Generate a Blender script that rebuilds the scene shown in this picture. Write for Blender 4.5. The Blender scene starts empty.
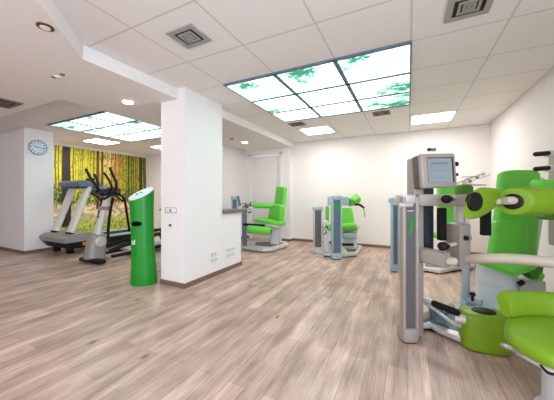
import bpy, bmesh, math, random
import numpy as np
from mathutils import Vector, Matrix

scene = bpy.context.scene
COL = scene.collection
random.seed(7)
PI = math.pi

# ------------------------------------------------------------------ camera, world, daylight, exposure
YAW = math.atan(131 / 263.5)
EYE = 1.245
cam = bpy.data.cameras.new('camera')
cam.sensor_width = 36.0
cam.lens = 263.5 / 554 * 36
cam.shift_y = -4.5 / 554
cam.clip_start = 0.05
co = bpy.data.objects.new('camera', cam)
COL.objects.link(co)
co.location = (0, 0, EYE)
co.rotation_euler = (PI / 2, 0, YAW)
scene.camera = co

world = bpy.data.worlds.new('daylight_sky')
scene.world = world
world.use_nodes = True
world.node_tree.nodes['Background'].inputs[0].default_value = (0.75, 0.87, 1.0, 1)
world.node_tree.nodes['Background'].inputs[1].default_value = 1.6

vs = scene.view_settings
vs.view_transform = 'Standard'
vs.look = 'None'
vs.gamma = 1
vs.use_curve_mapping = False
vs.exposure = 0.18


def window_light(name, loc, rot, sx, sy, power, colour):
    l = bpy.data.lights.new(name, 'AREA')
    l.shape = 'RECTANGLE'
    l.size = sx
    l.size_y = sy
    l.energy = power
    l.color = colour
    o = bpy.data.objects.new(name, l)
    COL.objects.link(o)
    o.location = loc
    o.rotation_euler = rot
    return o


# daylight through the right window opening, plus an added ambient fill behind the camera
window_light('daylight_right_window', (1.56, -1.05, 1.65), (0, PI / 2, 0), 1.4, 2.6, 165, (0.66, 0.82, 1.0))
window_light('added_near_fill', (-2.6, -3.06, 1.6), (PI / 2, 0, 0), 5.4, 1.5, 68, (1.0, 0.86, 0.76))  # unseen fill lamp added to lift the ambient light

PANEL_GLOW = 2.7      # backlit ceiling panels
TUBE_GLOW = 24.0       # small recessed ceiling panels
SPOT_GLOW = 45.0      # downlights


# ------------------------------------------------------------------ helpers
def lin(r, g, b):
    def f(c):
        c /= 255
        return c / 12.92 if c <= 0.04045 else ((c + 0.055) / 1.055) ** 2.4
    return (f(r), f(g), f(b), 1)


def mat(name, rgb, rough=0.5, metal=0.0, noise=0.05, scale=30, bump=0.0, spec=0.5, coat=0.0):
    m = bpy.data.materials.new(name)
    m.use_nodes = True
    nt = m.node_tree
    b = nt.nodes['Principled BSDF']
    b.inputs['Roughness'].default_value = rough
    b.inputs['Metallic'].default_value = metal
    b.inputs['Specular IOR Level'].default_value = spec
    b.inputs['Coat Weight'].default_value = coat
    tc = nt.nodes.new('ShaderNodeTexCoord')
    n = nt.nodes.new('ShaderNodeTexNoise')
    n.inputs['Scale'].default_value = scale
    n.inputs['Detail'].default_value = 3
    nt.links.new(tc.outputs['Object'], n.inputs['Vector'])
    mx = nt.nodes.new('ShaderNodeMix')
    mx.data_type = 'RGBA'
    c = lin(*rgb)
    mx.inputs[6].default_value = tuple(v * (1 - noise) for v in c[:3]) + (1,)
    mx.inputs[7].default_value = tuple(min(1, v * (1 + noise)) for v in c[:3]) + (1,)
    nt.links.new(n.outputs['Fac'], mx.inputs[0])
    nt.links.new(mx.outputs[2], b.inputs['Base Color'])
    if bump:
        bp = nt.nodes.new('ShaderNodeBump')
        bp.inputs['Strength'].default_value = bump
        bp.inputs['Distance'].default_value = 0.002
        nt.links.new(n.outputs['Fac'], bp.inputs['Height'])
        nt.links.new(bp.outputs[0], b.inputs['Normal'])
    return m


def glow(name, rgb, strength):
    m = bpy.data.materials.new(name)
    m.use_nodes = True
    nt = m.node_tree
    nt.nodes.remove(nt.nodes['Principled BSDF'])
    e = nt.nodes.new('ShaderNodeEmission')
    e.inputs[0].default_value = lin(*rgb)
    e.inputs[1].default_value = strength
    nt.links.new(e.outputs[0], nt.nodes['Material Output'].inputs[0])
    return m


def painted(name, rough=0.4, emit=0.0):
    """a material that shows the print stored in the mesh (mural, backlit panels)"""
    m = bpy.data.materials.new(name)
    m.use_nodes = True
    nt = m.node_tree
    a = nt.nodes.new('ShaderNodeVertexColor')
    a.layer_name = 'print'
    b = nt.nodes['Principled BSDF']
    if emit:
        nt.nodes.remove(b)
        e = nt.nodes.new('ShaderNodeEmission')
        e.inputs[1].default_value = emit
        nt.links.new(a.outputs[0], e.inputs[0])
        nt.links.new(e.outputs[0], nt.nodes['Material Output'].inputs[0])
    else:
        b.inputs['Roughness'].default_value = rough
        nt.links.new(a.outputs[0], b.inputs['Base Color'])
    return m


def new():
    return bmesh.new()


def merge(dst, src):
    me = bpy.data.meshes.new('tmp')
    src.to_mesh(me)
    src.free()
    dst.from_mesh(me)
    bpy.data.meshes.remove(me)


def box(dst, c, size, yaw=0.0, bev=0.0, seg=2, rot=None):
    b = bmesh.new()
    bmesh.ops.create_cube(b, size=1)
    bmesh.ops.scale(b, vec=Vector(size), verts=b.verts)
    if bev:
        bmesh.ops.bevel(b, geom=list(b.edges), offset=min(bev, min(size) * 0.49), segments=seg, profile=0.5, affect='EDGES')
    R = rot if rot is not None else Matrix.Rotation(yaw, 4, 'Z')
    bmesh.ops.transform(b, matrix=Matrix.Translation(Vector(c)) @ R, verts=b.verts)
    merge(dst, b)
    return dst


def smooth_path(pts, n=6):
    P = [Vector(p) for p in pts]
    if len(P) < 3:
        return P
    out = []
    Q = [P[0] * 2 - P[1]] + P + [P[-1] * 2 - P[-2]]
    for i in range(1, len(Q) - 2):
        for k in range(n):
            t = k / n
            a, b, c, d = Q[i - 1], Q[i], Q[i + 1], Q[i + 2]
            out.append(0.5 * ((2 * b) + (c - a) * t + (2 * a - 5 * b + 4 * c - d) * t * t + (3 * b - a - 3 * c + d) * t ** 3))
    out.append(P[-1])
    return out


def tube(dst, pts, r, seg=14, smooth=0, cap_round=False):
    P = smooth_path(pts, smooth) if smooth else [Vector(p) for p in pts]
    n = len(P)
    R = [r] * n if not isinstance(r, (list, tuple)) else [r[min(int(i * len(r) / n), len(r) - 1)] if smooth else r[i] for i in range(n)]
    if cap_round:
        a = (P[0] - P[1]).normalized()
        z = (P[-1] - P[-2]).normalized()
        pa, pz, ra, rz = [], [], [], []
        for q in (0.15, 0.6, 0.9):
            pz.append(P[-1] + z * R[-1] * q * 0.8)
            rz.append(R[-1] * math.sqrt(max(0.02, 1 - q * q)))
            pa.insert(0, P[0] + a * R[0] * q * 0.8)
            ra.insert(0, R[0] * math.sqrt(max(0.02, 1 - q * q)))
        P = pa + P + pz
        R = ra + R + rz
        n = len(P)
    b = bmesh.new()
    rings = []
    up = Vector((0, 0, 1))
    for i in range(n):
        t = (P[min(i + 1, n - 1)] - P[max(i - 1, 0)]).normalized()
        if i == 0:
            u = t.cross(up if abs(t.z) < 0.9 else Vector((1, 0, 0))).normalized()
        else:
            u = (u - t * u.dot(t)).normalized()
        v = t.cross(u)
        rings.append([b.verts.new(P[i] + (u * math.cos(2 * PI * k / seg) + v * math.sin(2 * PI * k / seg)) * R[i]) for k in range(seg)])
    for i in range(n - 1):
        for k in range(seg):
            b.faces.new((rings[i][k], rings[i][(k + 1) % seg], rings[i + 1][(k + 1) % seg], rings[i + 1][k]))
    b.faces.new(rings[0][::-1])
    b.faces.new(rings[-1])
    bmesh.ops.recalc_face_normals(b, faces=b.faces)
    merge(dst, b)
    return dst


def ball(dst, c, r, squash=(1, 1, 1)):
    b = bmesh.new()
    bmesh.ops.create_uvsphere(b, u_segments=16, v_segments=10, radius=r)
    bmesh.ops.transform(b, matrix=Matrix.Translation(Vector(c)) @ Matrix.Diagonal((*squash, 1)), verts=b.verts)
    merge(dst, b)
    return dst


def prism(dst, poly, z0, z1, bev=0.0, seg=2):
    b = bmesh.new()
    lo = [b.verts.new((p[0], p[1], z0)) for p in poly]
    f = b.faces.new(lo)
    r = bmesh.ops.extrude_face_region(b, geom=[f])
    bmesh.ops.translate(b, vec=(0, 0, z1 - z0), verts=[v for v in r['geom'] if isinstance(v, bmesh.types.BMVert)])
    bmesh.ops.recalc_face_normals(b, faces=b.faces)
    if bev:
        bmesh.ops.bevel(b, geom=list(b.edges), offset=bev, segments=seg, profile=0.5, affect='EDGES')
    merge(dst, b)
    return dst


def loft(dst, rings):
    """closed rings of equal length, capped at both ends"""
    b = bmesh.new()
    rr = [[b.verts.new(p) for p in ring] for ring in rings]
    n = len(rr[0])
    for i in range(len(rr) - 1):
        for k in range(n):
            b.faces.new((rr[i][k], rr[i][(k + 1) % n], rr[i + 1][(k + 1) % n], rr[i + 1][k]))
    b.faces.new(rr[0][::-1])
    b.faces.new(rr[-1])
    bmesh.ops.recalc_face_normals(b, faces=b.faces)
    merge(dst, b)
    return dst


def ellipse(c, ax, ay, rx, ry, n=32, power=2.0):
    out = []
    for k in range(n):
        a = 2 * PI * k / n
        ca, sa = math.cos(a), math.sin(a)
        x = math.copysign(abs(ca) ** (2 / power), ca)
        y = math.copysign(abs(sa) ** (2 / power), sa)
        out.append(Vector(c) + Vector(ax) * rx * x + Vector(ay) * ry * y)
    return out


def thing(name, label, cat, loc=(0, 0, 0), group=None, rotz=0.0):
    o = bpy.data.objects.new(name, None)
    COL.objects.link(o)
    o.location = loc
    o.rotation_euler = (0, 0, rotz)
    o.empty_display_size = 0.1
    o['label'] = label
    o['category'] = cat
    if group:
        o['group'] = group
    return o


def world_matrix(o):
    m = Matrix.Translation(o.location) @ Matrix.Rotation(o.rotation_euler.z, 4, 'Z')
    return world_matrix(o.parent) @ m if o.parent else m


def obj(name, bm, m, parent=None, angle=35, label=None, stay=False):
    """links bm (built in world coordinates) as ONE mesh; the parent's transform is taken out of it"""
    if not stay:
        bmesh.ops.recalc_face_normals(bm, faces=bm.faces)
    me = bpy.data.meshes.new(name)
    if parent is not None:
        bmesh.ops.transform(bm, matrix=world_matrix(parent).inverted(), verts=bm.verts)
    bm.to_mesh(me)
    bm.free()
    me.materials.append(m)
    for p in me.polygons:
        p.use_smooth = True
    me.set_sharp_from_angle(angle=math.radians(angle))
    o = bpy.data.objects.new(name, me)
    COL.objects.link(o)
    o.parent = parent
    if label:
        o['label'] = label
    return o


def tag(o, label, cat, group=None):
    o['label'] = label
    o['category'] = cat
    if group:
        o['group'] = group
    return o


def struct(name, bm, m, parent=None):
    o = obj(name, bm, m, parent)
    if parent is None:
        o['kind'] = 'structure'
    return o


# a frame squared to the room's diagonal in which the training machines were set down:
# s = metres sideways, d = metres deep, z = height
RX, RY = math.cos(YAW), math.sin(YAW)


def W(s, d, z=0.0):
    return Vector((s * RX - d * RY, s * RY + d * RX, z))


def at(px, py, d):
    """a point at depth d seen at that place of the photograph"""
    return W((px - 277) / 263.5 * d, d, EYE - (py - 195.5) / 263.5 * d)


AXS, AXD, AXZ = Vector((RX, RY, 0)), Vector((-RY, RX, 0)), Vector((0, 0, 1))

# ------------------------------------------------------------------ materials
M = {}
M['wall'] = mat('wall_paint', (235, 230, 229), 0.85, noise=0.012, scale=6, spec=0.2)
M['wallpaper'] = mat('textured_wall_paint', (235, 231, 229), 0.85, noise=0.015, scale=90, bump=0.25, spec=0.2)
M['soffit'] = mat('plaster', (234, 229, 225), 0.9, noise=0.01, scale=4, spec=0.2)
M['base'] = mat('skirting_wood', (122, 96, 84), 0.5, noise=0.2, scale=12)
M['counter'] = mat('counter_wood', (112, 100, 98), 0.4, noise=0.2, scale=14)
M['pad'] = mat('green_upholstery', (118, 158, 14), 0.42, noise=0.04, scale=60, bump=0.08)
M['pad_far'] = mat('bright_green_upholstery', (106, 202, 68), 0.42, noise=0.04, scale=60, bump=0.08)
M['pad_dark'] = mat('deep_green_upholstery', (60, 118, 10), 0.5, noise=0.05, scale=60)
M['kiosk'] = mat('green_lacquer', (0, 138, 30), 0.35, noise=0.02, scale=5)
M['kiosk_recess_shade'] = mat('dark_recess_shade', (2, 5, 2), 0.9, spec=0.1)
M['silver'] = mat('silver_paint', (205, 203, 200), 0.38, metal=0.25, noise=0.03, scale=40)
M['beige'] = mat('warm_grey_paint', (166, 155, 147), 0.45, metal=0.1, noise=0.03, scale=40)
M['beige_light'] = mat('cream_paint', (200, 188, 172), 0.4, noise=0.03, scale=30)
M['blue_grey'] = mat('blue_grey_paint', (168, 188, 202), 0.4, metal=0.2, noise=0.03, scale=30)
M['panel'] = mat('charcoal_panel', (98, 94, 94), 0.5, noise=0.06, scale=50)
M['panel_blue'] = mat('slate_panel', (96, 118, 136), 0.5, noise=0.06, scale=50)
M['panel_navy'] = mat('navy_panel', (44, 50, 64), 0.5, noise=0.1, scale=50)
M['black'] = mat('black_plastic', (9, 10, 12), 0.5, spec=0.3, noise=0.1, scale=40)
M['rubber'] = mat('black_rubber', (16, 16, 18), 0.8, spec=0.3, noise=0.1, scale=60)
M['white'] = mat('white_plastic', (232, 232, 232), 0.4, noise=0.01)
M['pedestal'] = mat('pedestal_grey', (206, 210, 216), 0.4, noise=0.02)
M['chrome'] = mat('brushed_metal', (190, 192, 196), 0.25, metal=0.9, noise=0.04)
M['bronze'] = mat('bronze_ring', (120, 88, 52), 0.35, metal=0.6)
M['vent'] = mat('vent_grey', (158, 156, 152), 0.5)
M['vent_shade'] = mat('vent_gap_shade', (30, 30, 30), 0.8)
M['outlet'] = mat('outlet_grey', (205, 205, 205), 0.5)
M['vent_brown'] = mat('vent_dull', (110, 100, 92), 0.6)
M['label_green'] = mat('green_label', (30, 160, 70), 0.5)
M['number_green'] = mat('green_number', (40, 140, 50), 0.5)
M['orange'] = mat('orange_tone', (226, 140, 20), 0.5)
M['red'] = mat('red_line', (150, 84, 84), 0.5)
M['tread_grey'] = mat('treadmill_grey', (150, 145, 142), 0.45, metal=0.1)
M['tread_console'] = mat('console_slate', (92, 108, 130), 0.4, metal=0.1)
M['upright'] = mat('pale_upright', (216, 214, 206), 0.45)
M['clock_face'] = mat('clock_dial', (206, 224, 238), 0.3)
M['clock_rim'] = mat('clock_rim', (150, 164, 180), 0.3, metal=0.5)
M['ink'] = mat('ink', (60, 74, 92), 0.6)
M['lcd'] = glow('screen_glow', (158, 170, 178), 0.85)
M['lcd_dark'] = glow('screen_shade', (134, 148, 160), 0.85)
M['tube'] = glow('recessed_panel_glow', (255, 246, 240), TUBE_GLOW)
M['spot'] = glow('downlight_glow', (255, 238, 214), SPOT_GLOW)
M['print'] = painted('forest_print', 0.55)
M['backlit'] = painted('backlit_print', emit=PANEL_GLOW)
M['kiosk_top'] = mat('kiosk_display', (196, 216, 232), 0.15, noise=0.02)


def floor_material():
    m = bpy.data.materials.new('oak_laminate')
    m.use_nodes = True
    nt = m.node_tree
    N, L = nt.nodes, nt.links
    b = N['Principled BSDF']
    tc = N.new('ShaderNodeTexCoord')
    mp = N.new('ShaderNodeMapping')
    mp.inputs['Rotation'].default_value = (0, 0, PI / 2)
    L.new(tc.outputs['Object'], mp.inputs[0])
    br = N.new('ShaderNodeTexBrick')
    br.offset = 0.37
    br.inputs['Scale'].default_value = 1
    br.inputs['Brick Width'].default_value = 1.05
    br.inputs['Row Height'].default_value = 0.135
    br.inputs['Mortar Size'].default_value = 0.0012
    br.inputs['Mortar Smooth'].default_value = 0.3
    br.inputs['Color1'].default_value = lin(240, 213, 198)
    br.inputs['Color2'].default_value = lin(206, 180, 167)
    br.inputs['Mortar'].default_value = lin(150, 128, 116)
    L.new(mp.outputs[0], br.inputs['Vector'])
    g = N.new('ShaderNodeMapping')
    g.inputs['Scale'].default_value = (0.55, 7, 1)
    L.new(mp.outputs[0], g.inputs[0])
    n1 = N.new('ShaderNodeTexNoise')
    n1.inputs['Scale'].default_value = 2.2
    n1.inputs['Detail'].default_value = 8
    n1.inputs['Roughness'].default_value = 0.65
    n1.inputs['Distortion'].default_value = 0.6
    L.new(g.outputs[0], n1.inputs['Vector'])
    r = N.new('ShaderNodeValToRGB')
    r.color_ramp.elements[0].position = 0.33
    r.color_ramp.elements[0].color = lin(222, 210, 203)
    r.color_ramp.elements[1].position = 0.62
    r.color_ramp.elements[1].color = (1, 1, 1, 1)
    L.new(n1.outputs['Fac'], r.inputs[0])
    mx = N.new('ShaderNodeMix')
    mx.data_type = 'RGBA'
    mx.blend_type = 'MULTIPLY'
    mx.inputs[0].default_value = 1
    L.new(br.outputs['Color'], mx.inputs[6])
    L.new(r.outputs[0], mx.inputs[7])
    g2 = N.new('ShaderNodeMapping')
    g2.inputs['Scale'].default_value = (1.6, 4.5, 1)
    L.new(mp.outputs[0], g2.inputs[0])
    n2 = N.new('ShaderNodeTexNoise')
    n2.inputs['Scale'].default_value = 1.6
    n2.inputs['Detail'].default_value = 4
    L.new(g2.outputs[0], n2.inputs['Vector'])
    r2 = N.new('ShaderNodeValToRGB')
    r2.color_ramp.elements[0].position = 0.35
    r2.color_ramp.elements[0].color = lin(210, 208, 208)
    r2.color_ramp.elements[1].position = 0.68
    r2.color_ramp.elements[1].color = (1, 1, 1, 1)
    L.new(n2.outputs['Fac'], r2.inputs[0])
    mx2 = N.new('ShaderNodeMix')
    mx2.data_type = 'RGBA'
    mx2.blend_type = 'MULTIPLY'
    mx2.inputs[0].default_value = 1
    L.new(mx.outputs[2], mx2.inputs[6])
    L.new(r2.outputs[0], mx2.inputs[7])
    # knots
    vo = N.new('ShaderNodeTexVoronoi')
    vo.inputs['Scale'].default_value = 1.5
    gk = N.new('ShaderNodeMapping')
    gk.inputs['Scale'].default_value = (1, 2.4, 1)
    L.new(mp.outputs[0], gk.inputs[0])
    L.new(gk.outputs[0], vo.inputs['Vector'])
    r3 = N.new('ShaderNodeValToRGB')
    r3.color_ramp.elements[0].position = 0.02
    r3.color_ramp.elements[0].color = lin(160, 132, 116)
    r3.color_ramp.elements[1].position = 0.09
    r3.color_ramp.elements[1].color = (1, 1, 1, 1)
    L.new(vo.outputs['Distance'], r3.inputs[0])
    mx3 = N.new('ShaderNodeMix')
    mx3.data_type = 'RGBA'
    mx3.blend_type = 'MULTIPLY'
    mx3.inputs[0].default_value = 1
    L.new(mx2.outputs[2], mx3.inputs[6])
    L.new(r3.outputs[0], mx3.inputs[7])
    g4 = N.new('ShaderNodeMapping')
    g4.inputs['Scale'].default_value = (2.0, 60, 1)
    L.new(mp.outputs[0], g4.inputs[0])
    n4 = N.new('ShaderNodeTexNoise')
    n4.inputs['Scale'].default_value = 2.0
    n4.inputs['Detail'].default_value = 6
    L.new(g4.outputs[0], n4.inputs['Vector'])
    r4 = N.new('ShaderNodeValToRGB')
    r4.color_ramp.elements[0].position = 0.36
    r4.color_ramp.elements[0].color = lin(232, 225, 222)
    r4.color_ramp.elements[1].position = 0.55
    r4.color_ramp.elements[1].color = (1, 1, 1, 1)
    L.new(n4.outputs['Fac'], r4.inputs[0])
    mx4 = N.new('ShaderNodeMix')
    mx4.data_type = 'RGBA'
    mx4.blend_type = 'MULTIPLY'
    mx4.inputs[0].default_value = 1
    L.new(mx3.outputs[2], mx4.inputs[6])
    L.new(r4.outputs[0], mx4.inputs[7])
    L.new(mx4.outputs[2], b.inputs['Base Color'])
    b.inputs['Roughness'].default_value = 0.36
    b.inputs['Specular IOR Level'].default_value = 0.45
    bp = N.new('ShaderNodeBump')
    bp.inputs['Strength'].default_value = 0.15
    bp.inputs['Distance'].default_value = 0.002
    L.new(n1.outputs['Fac'], bp.inputs['Height'])
    L.new(bp.outputs[0], b.inputs['Normal'])
    return m


def tile_material(name, x0, px, y0, py):
    """white ceiling tiles on a grid whose lines run at x0 + i*px and y0 + j*py"""
    m = bpy.data.materials.new(name)
    m.use_nodes = True
    nt = m.node_tree
    N, L = nt.nodes, nt.links
    b = N['Principled BSDF']
    b.inputs['Roughness'].default_value = 0.9
    b.inputs['Specular IOR Level'].default_value = 0.2
    tc = N.new('ShaderNodeTexCoord')
    sp = N.new('ShaderNodeSeparateXYZ')
    L.new(tc.outputs['Object'], sp.inputs[0])

    def line(out, o, p):
        a = N.new('ShaderNodeMath'); a.operation = 'SUBTRACT'; a.inputs[1].default_value = o - p / 2
        L.new(out, a.inputs[0])
        d = N.new('ShaderNodeMath'); d.operation = 'DIVIDE'; d.inputs[1].default_value = p
        L.new(a.outputs[0], d.inputs[0])
        f = N.new('ShaderNodeMath'); f.operation = 'FRACT'
        L.new(d.outputs[0], f.inputs[0])
        s = N.new('ShaderNodeMath'); s.operation = 'SUBTRACT'; s.inputs[1].default_value = 0.5
        L.new(f.outputs[0], s.inputs[0])
        ab = N.new('ShaderNodeMath'); ab.operation = 'ABSOLUTE'
        L.new(s.outputs[0], ab.inputs[0])
        lt = N.new('ShaderNodeMath'); lt.operation = 'LESS_THAN'; lt.inputs[1].default_value = 0.009 / p
        L.new(ab.outputs[0], lt.inputs[0])
        return lt.outputs[0]
    mxm = N.new('ShaderNodeMath'); mxm.operation = 'MAXIMUM'
    L.new(line(sp.outputs[0], x0, px), mxm.inputs[0])
    L.new(line(sp.outputs[1], y0, py), mxm.inputs[1])
    n = N.new('ShaderNodeTexNoise')
    n.inputs['Scale'].default_value = 160
    L.new(tc.outputs['Object'], n.inputs['Vector'])
    c = N.new('ShaderNodeMix'); c.data_type = 'RGBA'
    c.inputs[6].default_value = lin(234, 230, 228)
    c.inputs[7].default_value = lin(240, 236, 234)
    L.new(n.outputs['Fac'], c.inputs[0])
    k = N.new('ShaderNodeMix'); k.data_type = 'RGBA'
    L.new(mxm.outputs[0], k.inputs[0])
    L.new(c.outputs[2], k.inputs[6])
    k.inputs[7].default_value = lin(212, 206, 202)
    L.new(k.outputs[2], b.inputs['Base Color'])
    return m


M['floor'] = floor_material()
M['tiles'] = tile_material('ceiling_tiles', -2.153, 0.7263, 2.79, 0.652)
M['tiles_left'] = tile_material('ceiling_tiles_side', -4.5, 0.70, 2.76, 0.64)

# ------------------------------------------------------------------ the room
H_MAIN, H_LOW = 2.70, 2.556
XR, YB, YN, XL = 1.50, 6.72, -3.0, -9.6

struct('floor', box(new(), ((XL + XR) / 2, (YN + YB) / 2, -0.05), (XR - XL + 0.4, YB - YN + 0.4, 0.1)), M['floor'])
b = new()
box(b, ((-3.5 + XR) / 2, (YN + YB) / 2, H_MAIN + 0.05), (XR + 3.5 + 0.2, YB - YN + 0.4, 0.1))
struct('ceiling', b, M['tiles'])
b = new()
box(b, ((XL - 3.5) / 2 - 0.05, (YN + YB) / 2, H_MAIN + 0.05), (-3.5 - XL + 0.1, YB - YN + 0.4, 0.1))
struct('ceiling_side', b, M['tiles_left'])
low = [(XL, YN), (XL, 1.9), (-4.25, 1.9), (-4.25, 6.6), (-2.80, 6.6), (-2.80, 1.44), (-1.3, -0.06), (-1.3, YN)]
struct('ceiling_lowered', prism(new(), low, H_LOW, H_MAIN - 0.002), M['soffit'])

# walls (each a slab outside the room's face)
T = 0.15
struct('wall_back', box(new(), ((XR - 2.9) / 2, YB + T / 2, 1.35), (XR + 2.9, T, 2.7)), M['wall'])
# alcove back wall with its door opening, standing a little in front of the back wall
DX0, DX1, DH = -4.14, -3.12, 2.44
b = new()
box(b, ((-4.35 + DX0) / 2, 6.55 + 0.16, 1.35), (DX0 + 4.35, 0.32, 2.7))
box(b, ((DX1 - 2.86) / 2, 6.55 + 0.16, 1.35), (-2.86 - DX1, 0.32, 2.7))
box(b, ((DX0 + DX1) / 2, 6.55 + 0.16, (DH + 2.7) / 2), (DX1 - DX0, 0.32, 2.7 - DH))
struct('wall_alcove', b, M['wall'])
struct('wall_partition', box(new(), (-4.35, 5.85, 1.35), (0.12, 1.4, 2.7)), M['wall'])
struct('wall_side_back', box(new(), (-6.5, 6.52 + 0.17, 1.35), (4.3, 0.34, 2.7)), M['wall'])
struct('wall_mural', box(new(), (-8.6 - T / 2, 4.8, 1.35), (T, 3.6, 2.7)), M['wall'])
struct('wall_left', box(new(), (XL - T / 2, -0.1, 1.35), (T, 6.0, 2.7)), M['wall'])
struct('wall_clock', box(new(), ((-7.3 + XL) / 2, 2.62 + 0.26, 1.35), (-7.3 - XL, 0.52, 2.7)), M['wall'])
# right wall with the window opening
wy0, wy1, wz0, wz1 = -2.4, 0.3, 0.95, 2.4
b = new()
box(b, (XR + T / 2, (YN + wy0) / 2, 1.35), (T, wy0 - YN, 2.7))
box(b, (XR + T / 2, (wy1 + YB) / 2 + 0.07, 1.35), (T, YB - wy1 + 0.15, 2.7))
box(b, (XR + T / 2, (wy0 + wy1) / 2, wz0 / 2), (T, wy1 - wy0, wz0))
box(b, (XR + T / 2, (wy0 + wy1) / 2, (wz1 + 2.7) / 2), (T, wy1 - wy0, 2.7 - wz1))
struct('wall_right', b, M['wall'])
b = new()
for y in (wy0 + 0.03, (wy0 + wy1) / 2, wy1 - 0.03):
    box(b, (XR + 0.05, y, (wz0 + wz1) / 2), (0.06, 0.06, wz1 - wz0))
for z in (wz0 + 0.03, wz1 - 0.03):
    box(b, (XR + 0.05, (wy0 + wy1) / 2, z), (0.06, wy1 - wy0, 0.06))
struct('window_1', b, M['white'])
# wall behind the camera; its long unseen window opening is added for ambient light
nx0, nx1 = -5.4, 0.2
b = new()
box(b, ((XL + nx0) / 2, YN - T / 2, 1.35), (nx0 - XL, T, 2.7))
box(b, ((XR + nx1) / 2, YN - T / 2, 1.35), (XR - nx1, T, 2.7))
box(b, ((nx0 + nx1) / 2, YN - T / 2, 0.4), (nx1 - nx0, T, 0.8))
box(b, ((nx0 + nx1) / 2, YN - T / 2, 2.55), (nx1 - nx0, T, 0.3))
struct('wall_near', b, M['wall'])
b = new()
for k in range(5):
    box(b, (nx0 + 0.03 + k * (nx1 - nx0 - 0.06) / 4, YN - 0.05, 1.6), (0.06, 0.06, 1.6))
for z in (0.83, 2.37):
    box(b, ((nx0 + nx1) / 2, YN - 0.05, z), (nx1 - nx0, 0.06, 0.06))
struct('window_added', b, M['white'])

# the pillar and the half wall that runs on from it
struct('wall_pillar', box(new(), (-2.905, 3.01, H_MAIN / 2), (0.45, 0.80, H_MAIN)), M['wallpaper'])
struct('wall_half', box(new(), (-2.905, 3.675, 0.475), (0.45, 0.53, 0.95)), M['wallpaper'])
b = new()
box(b, (-2.93, 3.70, 0.975), (0.58, 0.58, 0.05), bev=0.004)
t = tag(obj('counter_top', b, M['counter']), 'dark wooden counter top on the low white wall behind the pillar', 'counter')


def skirting(name, x0, y0, x1, y1, h=0.065):
    cx, cy = (x0 + x1) / 2, (y0 + y1) / 2
    sx, sy = abs(x1 - x0), abs(y1 - y0)
    struct(name, box(new(), (cx, cy, h / 2), (max(sx, 0.014), max(sy, 0.014), h)), M['base'])


skirting('baseboard_back', -2.85, YB - 0.007, XR, YB - 0.007)
skirting('baseboard_alcove', DX1, 6.543, -2.86, 6.543)
skirting('baseboard_alcove_left', -4.29, 6.543, DX0, 6.543)
skirting('baseboard_alcove_corner', -2.853, 6.54, -2.853, YB - 0.014)
skirting('baseboard_partition', -4.283, 5.15, -4.283, 6.536)
skirting('baseboard_right', XR - 0.007, YN, XR - 0.007, YB - 0.014)
skirting('baseboard_pillar', -3.144, 2.603, -2.666, 2.603)
skirting('baseboard_pillar_side', -2.673, 2.61, -2.673, 3.94)
skirting('baseboard_half_wall', -3.13, 3.947, -2.666, 3.947)
skirting('baseboard_clock_wall', XL, 2.613, -7.286, 2.613)
skirting('baseboard_clock_side', -7.293, 2.62, -7.293, 3.14)
skirting('baseboard_mural', -8.593, 3.14, -8.593, 6.506)
skirting('baseboard_side_back', -8.586, 6.513, -4.41, 6.513)

# the door in the alcove
dr = thing('door_1', 'plain white door in the alcove behind the green leg trainer', 'door', ((DX0 + DX1) / 2, 6.6, 0))
dr['kind'] = 'structure'
del dr['label'], dr['category']
b = new()
for x in (DX0 + 0.02, DX1 - 0.02):
    box(b, (x, 6.56, DH / 2), (0.07, 0.06, DH))
box(b, ((DX0 + DX1) / 2, 6.56, DH - 0.02), (DX1 - DX0 + 0.03, 0.06, 0.07))
obj('door_frame', b, M['wall'], dr)
b = new()
box(b, ((DX0 + DX1) / 2, 6.62, DH / 2 - 0.03), (DX1 - DX0 - 0.06, 0.05, DH - 0.06), bev=0.006)
leaf = obj('door_leaf', b, M['wall'], dr)
b = new()
tube(b, [(DX0 + 0.10, 6.60, 1.05), (DX0 + 0.10, 6.54, 1.05), (DX0 + 0.22, 6.54, 1.05)], 0.011)
obj('door_handle', b, M['chrome'], leaf)


# ------------------------------------------------------------------ mural (a flat print on the wall)
def print_grid(name, origin, du, dv, nu, nv, rgb, m, parent=None, depth=None):
    """rgb: array nv x nu x 3 (sRGB 0..255). one mesh, one colour per cell"""
    o = Vector(origin); du = Vector(du); dv = Vector(dv)
    verts = [tuple(o + du * (i / nu) + dv * (j / nv)) for j in range(nv + 1) for i in range(nu + 1)]
    faces = [(j * (nu + 1) + i, j * (nu + 1) + i + 1, (j + 1) * (nu + 1) + i + 1, (j + 1) * (nu + 1) + i) for j in range(nv) for i in range(nu)]
    nf = len(faces)
    if depth is not None:      # a thin slab behind the print
        n = Vector(depth)
        k = len(verts)
        c = [o, o + du, o + du + dv, o + dv]
        verts += [tuple(p + n * 0.02) for p in c] + [tuple(p + n) for p in c]
        faces += [(k, k + 1, k + 2, k + 3), (k + 4, k + 7, k + 6, k + 5)] + [(k + q, k + (q + 1) % 4, k + 4 + (q + 1) % 4, k + 4 + q) for q in range(4)]
    if parent is not None:
        inv = world_matrix(parent).inverted()
        verts = [tuple(inv @ Vector(v)) for v in verts]
    me = bpy.data.meshes.new(name)
    me.from_pydata(verts, [], faces)
    c = rgb.reshape(-1, 3) / 255.0
    c = np.where(c <= 0.04045, c / 12.92, ((c + 0.055) / 1.055) ** 2.4)
    a = me.color_attributes.new('print', 'FLOAT_COLOR', 'CORNER')
    arr = np.ones((len(me.loops), 4), dtype=np.float32)
    arr[:nf * 4, :3] = np.repeat(c, 4, axis=0)
    a.data.foreach_set('color', arr.ravel())
    me.materials.append(m)
    ob = bpy.data.objects.new(name, me)
    COL.objects.link(ob)
    ob.parent = parent
    return ob


rng = np.random.default_rng(11)


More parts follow.
